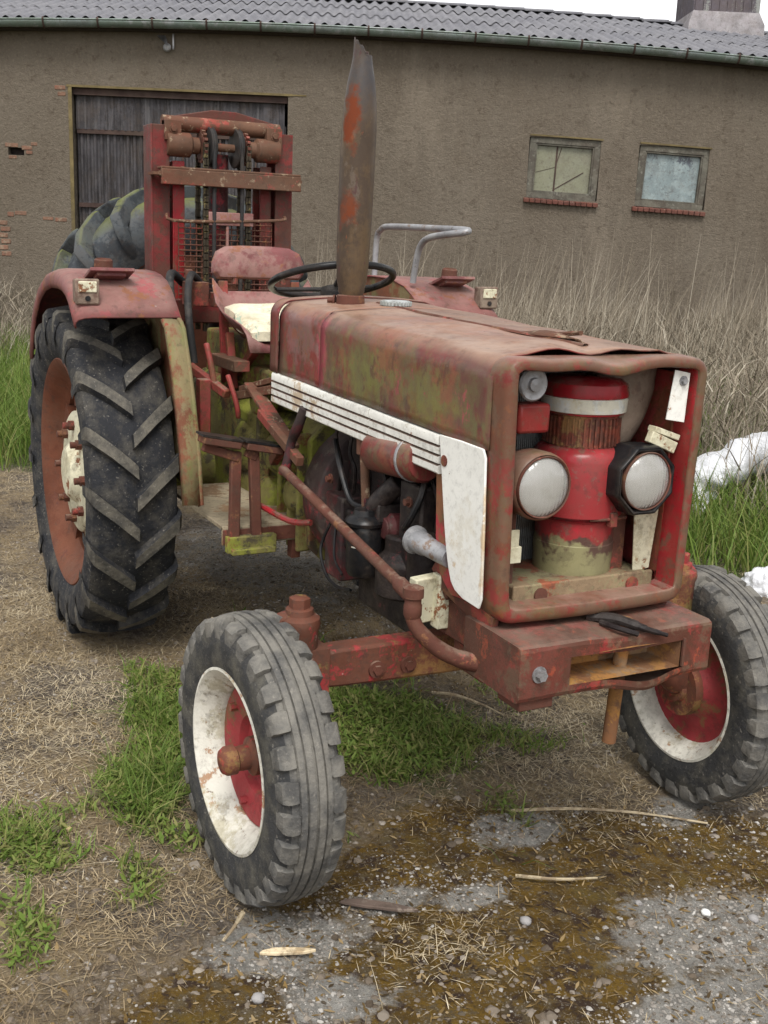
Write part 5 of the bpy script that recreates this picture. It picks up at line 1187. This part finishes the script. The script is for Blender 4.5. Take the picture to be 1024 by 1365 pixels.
# bare brick patches
def bricks(lst, name='exposed_bricks'):
    b = B()
    for x, z, ww, hh in lst: b.box((x, .0, z), (ww * .9, .012 + random.uniform(0, .012), hh * .9), Euler((0, random.uniform(-.03, .03), 0)))
    bobj(name, b, 'brick', bevel=.008)
bricks([(-5.37, 2.69, .2, .06), (-5.16, 2.66, .16, .06), (-5.06, 2.715, .1, .05), (-5.13, 2.6, .1, .05), (-5.36, 2.53, .12, .05)])
bricks([(-5.42, 1.76, .1, .07), (-5.28, 1.78, .18, .06)] + [(-5.56 + .06 * (k % 2), 1.64 - .085 * k, .2 - .05 * (k % 2), .068) for k in range(6)])
bricks([(-4.9, 1.72, .16, .05), (-4.72, 1.71, .18, .06)]); bricks([(-4.68, 3.47, .16, .06), (-4.66, 3.39, .12, .06)])
b = B().prism([(-3.35, .0, 4.2), (-3.25, 0, 4.2), (-3.2, -.12, 4.06)], (.02, 0, 0)); b.lathe([(0, .0), (.01, .05), (.06, .055), (.09, .03)], (-3.2, -.02, 4.05), (0, -1, -.3), 14); b.box((-3.12, -.03, 4.12), (.02, .03, .2)); bobj('insulator', b, 'grey')
# roof ventilator
zb_ = zz(4.1) + bow(5.5) - 4.318
v = B(); rs = [[(x, y, z) for x, y in ((5.53 - a, 4.1 - a), (5.53 + a, 4.1 - a), (5.53 + a, 4.1 + a), (5.53 - a, 4.1 + a))] for z, a in ((zb_ - .3, .66), (zb_ + .02, .64), (zb_ + .22, .56), (zb_ + .23, .54))]
v.rings(rs); vt = bobj('ventilator', v, 'ventskirt', bevel=.01)
v = B()
for s_ in (0, 1, 2, 3):
    for k in range(8):
        u = -.54 + 1.08 * (k + .5) / 8; a = s_ * PI / 2; px_, py_ = math.cos(a) * .545 - math.sin(a) * u, math.sin(a) * .545 + math.cos(a) * u
        v.box((5.53 + px_, 4.1 + py_, zb_ + .75 + random.uniform(-.01, .01)), (.03, .128, 1.1), Euler((0, 0, a)))
bobj('board_shaft', v, 'ventwood', vt)
v = B(); v.rings([[(5.53 + sx * a, 4.1 + sy * a, z) for sx, sy in ((-1, -1), (1, -1), (1, 1), (-1, 1))] for z, a in ((zb_ + 1.45, .72), (zb_ + 1.5, .74), (zb_ + 1.85, .05))]); v.box((5.53, 4.1, zb_ + 1.37), (.9, .9, .16)); bobj('vent_hood', v, 'roof', vt)
# ================================================================== things lying about
def lump(name, c, d, mat, label, cat, seed, group=None, fold=.18, freq=.25, n=26):
    b = B(); rows = []
    for i in range(n + 1):
        t = PI * .5 * i / n
        rows.append([])
        for k in range(2 * n):
            a = 2 * PI * k / (2 * n); x, y, z = math.cos(a) * math.cos(t), math.sin(a) * math.cos(t), math.sin(t)
            q = 1 + fold * 2 * (float(vnoise(a * 1.6 if k < n else (2 * PI - a) * 1.6, t * 2 + 5, freq, seed)) - .5) + fold * .8 * math.sin(a * 11 + 6 * t + seed) * .3
            rows[-1].append((c[0] + x * d[0] * q, c[1] + y * d[1] * q, c[2] + z * d[2] * q))
    b.rings(rows, cap=True); return tag(obj(name, b, mat, org=c, sharp=70), label, cat, group)
# white plastic film heaps to the right, among the weeds
b = B(); cen = Vector((-2.5, 3.62, .02)); rows = []
for i in range(70):
    a = PI * (1.12 - 1.24 * i / 69); c_ = cen + Vector((RH.x * math.cos(a) * .5, RH.y * math.cos(a) * .5, max(-.05, math.sin(a) * .36 + .02)))
    rad = Vector((RH.x * math.cos(a), RH.y * math.cos(a), math.sin(a)))
    row = []
    for k in range(22):
        p = 2 * PI * k / 22; r_ = .125 * (1 + .1 * math.sin(i * 1.1 + 2.2 * math.sin(p + i * .2)) + .5 * (float(vnoise(i * .3, p, .9, 8)) - .5))
        row.append(c_ + rad * math.cos(p) * r_ + FH * math.sin(p) * r_ * 1.3)
    rows.append(row)
b.rings(rows); tag(obj('plastic_film', b, 'plastic', org=tuple(cen), sharp=60), 'crumpled white plastic film bunched in an arch among the weeds', 'plastic film')
zg = float(gh(-1.33, 2.4))
lump('plastic_sheet', (-1.33, 2.42, zg - .03), (.16, .13, .14), 'plastic', 'smaller white plastic sheet lying by the front tyre at the right edge', 'plastic sheet', 4, fold=.1)
# twigs, splinters and stones
def stick(name, pts, r_, mat, label, cat, group=None):
    P = [(x, y, float(gh(x, y)) + z) for x, y, z in pts]; return tag(obj(name, B().tube(P, r_, 6, 4), mat, org=P[0]), label, cat, group)
stick('twig', [(-.86, .29, .012), (-.79, .35, .02), (-.71, .42, .012), (-.62, .44, .01)], [.006, .005, .003], 'straw_solid', 'pale bent twig on the ground beyond the grass under the front axle', 'twig')
stick('twig', [(-.08, .12, .012), (.0, .28, .02), (.08, .46, .014), (.2, .62, .01)], [.005, .004, .003], 'straw_solid', 'long thin twig lying across the brown moss before the tow pin', 'twig')
stick('twig', [(.22, -.06, .012), (.3, .02, .02), (.33, .12, .012)], [.005, .004, .003], 'straw_solid', 'short bent twig in the middle of the brown moss', 'twig')
stick('plant_stalk', [(-1.05, -.42, .0), (-1.06, -.44, .12), (-1.085, -.46, .3)], [.006, .005, .004], 'straw_solid', 'single dry upright stalk just behind the top of the near front tyre', 'stalk')
stick('plant_stalk', [(.215, -.86, .005), (.225, -.84, .04), (.235, -.82, .085)], [.004, .004, .006], 'straw_solid', 'thin dry stalk poking up in front of the near front tyre', 'stalk')
def splinter(name, x, y, L_, wd, a, mat, label, cat):
    z = float(gh(x, y)) + .012; ca, sa = math.cos(a), math.sin(a); b = B()
    poly = [(-.5, -.3), (-.2, -.5), (.3, -.45), (.5, -.1), (.42, .1), (.1, .45), (-.25, .5), (-.45, .15)]
    b.prism([(x + u * L_ * ca - v_ * wd * sa, y + u * L_ * sa + v_ * wd * ca, z + .01 * u) for u, v_ in poly], (0, 0, .009)); tag(obj(name, b, mat, org=(x, y, z), bevel=.002), label, cat)
splinter('wood_splinter', .30, -.735, .13, .022, R(64), 'splinterwood', 'pale split piece of wood on the gravel below the near front tyre', 'wood splinter')
splinter('wood_splinter', .2, -.45, .2, .03, R(50), 'darkwood', 'dark rotten stick lying on the moss right of the near front tyre', 'wood splinter')
splinter('wood_splinter', -.42, -1.12, .06, .03, R(20), 'darkwood', 'dark bark chip on the straw at the left', 'bark chip')
def stone(x, y, r_, mat, label, seed):
    b = B(); z = float(gh(x, y)); rows = []
    for i in range(9):
        t = -PI / 2 + PI * i / 8
        rows.append([(x + r_ * 1.15 * math.cos(t) * math.cos(a) * (1 + .3 * (float(vnoise(math.cos(a) + 3, math.sin(a) + t, .5, seed)) - .5)), y + r_ * math.cos(t) * math.sin(a) * (1 + .3 * (float(vnoise(math.cos(a) + 3, math.sin(a) + t, .5, seed + 1)) - .5)), z + r_ * .45 + r_ * .7 * math.sin(t)) for a in [2 * PI * k / 14 for k in range(14)]])
    b.rings(rows); tag(obj('stone', b, mat, org=(x, y, z), sharp=50), label, 'stone')
stone(-.42, -1.083, .011, 'stone_y', 'small yellowish round stone in the grass at the left edge', 3)
stone(.44, -.86, .014, 'stone_g', 'grey flat stone on the moss below the near front tyre', 5)
stone(.46, .15, .009, 'stone_g', 'small grey stone chip on the grey gravel at the right', 7)
stone(.55, .29, .012, 'stone_w', 'largest white stone in the gravel at the lower right', 9)
stone(.4, -.15, .014, 'stone_g', 'grey stone half sunk in the middle of the brown moss', 11)
stone(.62, .38, .013, 'stone_g', 'grey stone at the right edge of the gravel patch', 13)
# dandelions in the grass below the axle
def dandelion(x, y):
    z = float(gh(x, y)); t = thing('dandelion', 'small yellow dandelion in the green grass under the front axle', 'flower', (x, y, z), 'dandelions in the grass')
    obj('stem', B().tube([(x, y, z), (x + .004, y, z + .04), (x, y + .004, z + .075)], .0016, 5, 3), M['grass_solid'], t)
    b = B()
    for k in range(16):
        a = 2 * PI * k / 16; b.add([(x, y + .004, z + .074), (x + .011 * math.cos(a - .2), y + .004 + .011 * math.sin(a - .2), z + .08), (x + .013 * math.cos(a), y + .004 + .013 * math.sin(a), z + .082), (x + .011 * math.cos(a + .2), y + .004 + .011 * math.sin(a + .2), z + .08)], [(0, 1, 2, 3)])
    obj('flower_head', b, M['yellow'], t)
for x, y in ((-.93, .17), (-.96, .05), (-.88, .22), (-1.0, .12)): dandelion(x, y)
for o in list(bpy.data.objects):
    if '_org' in o: del o['_org']
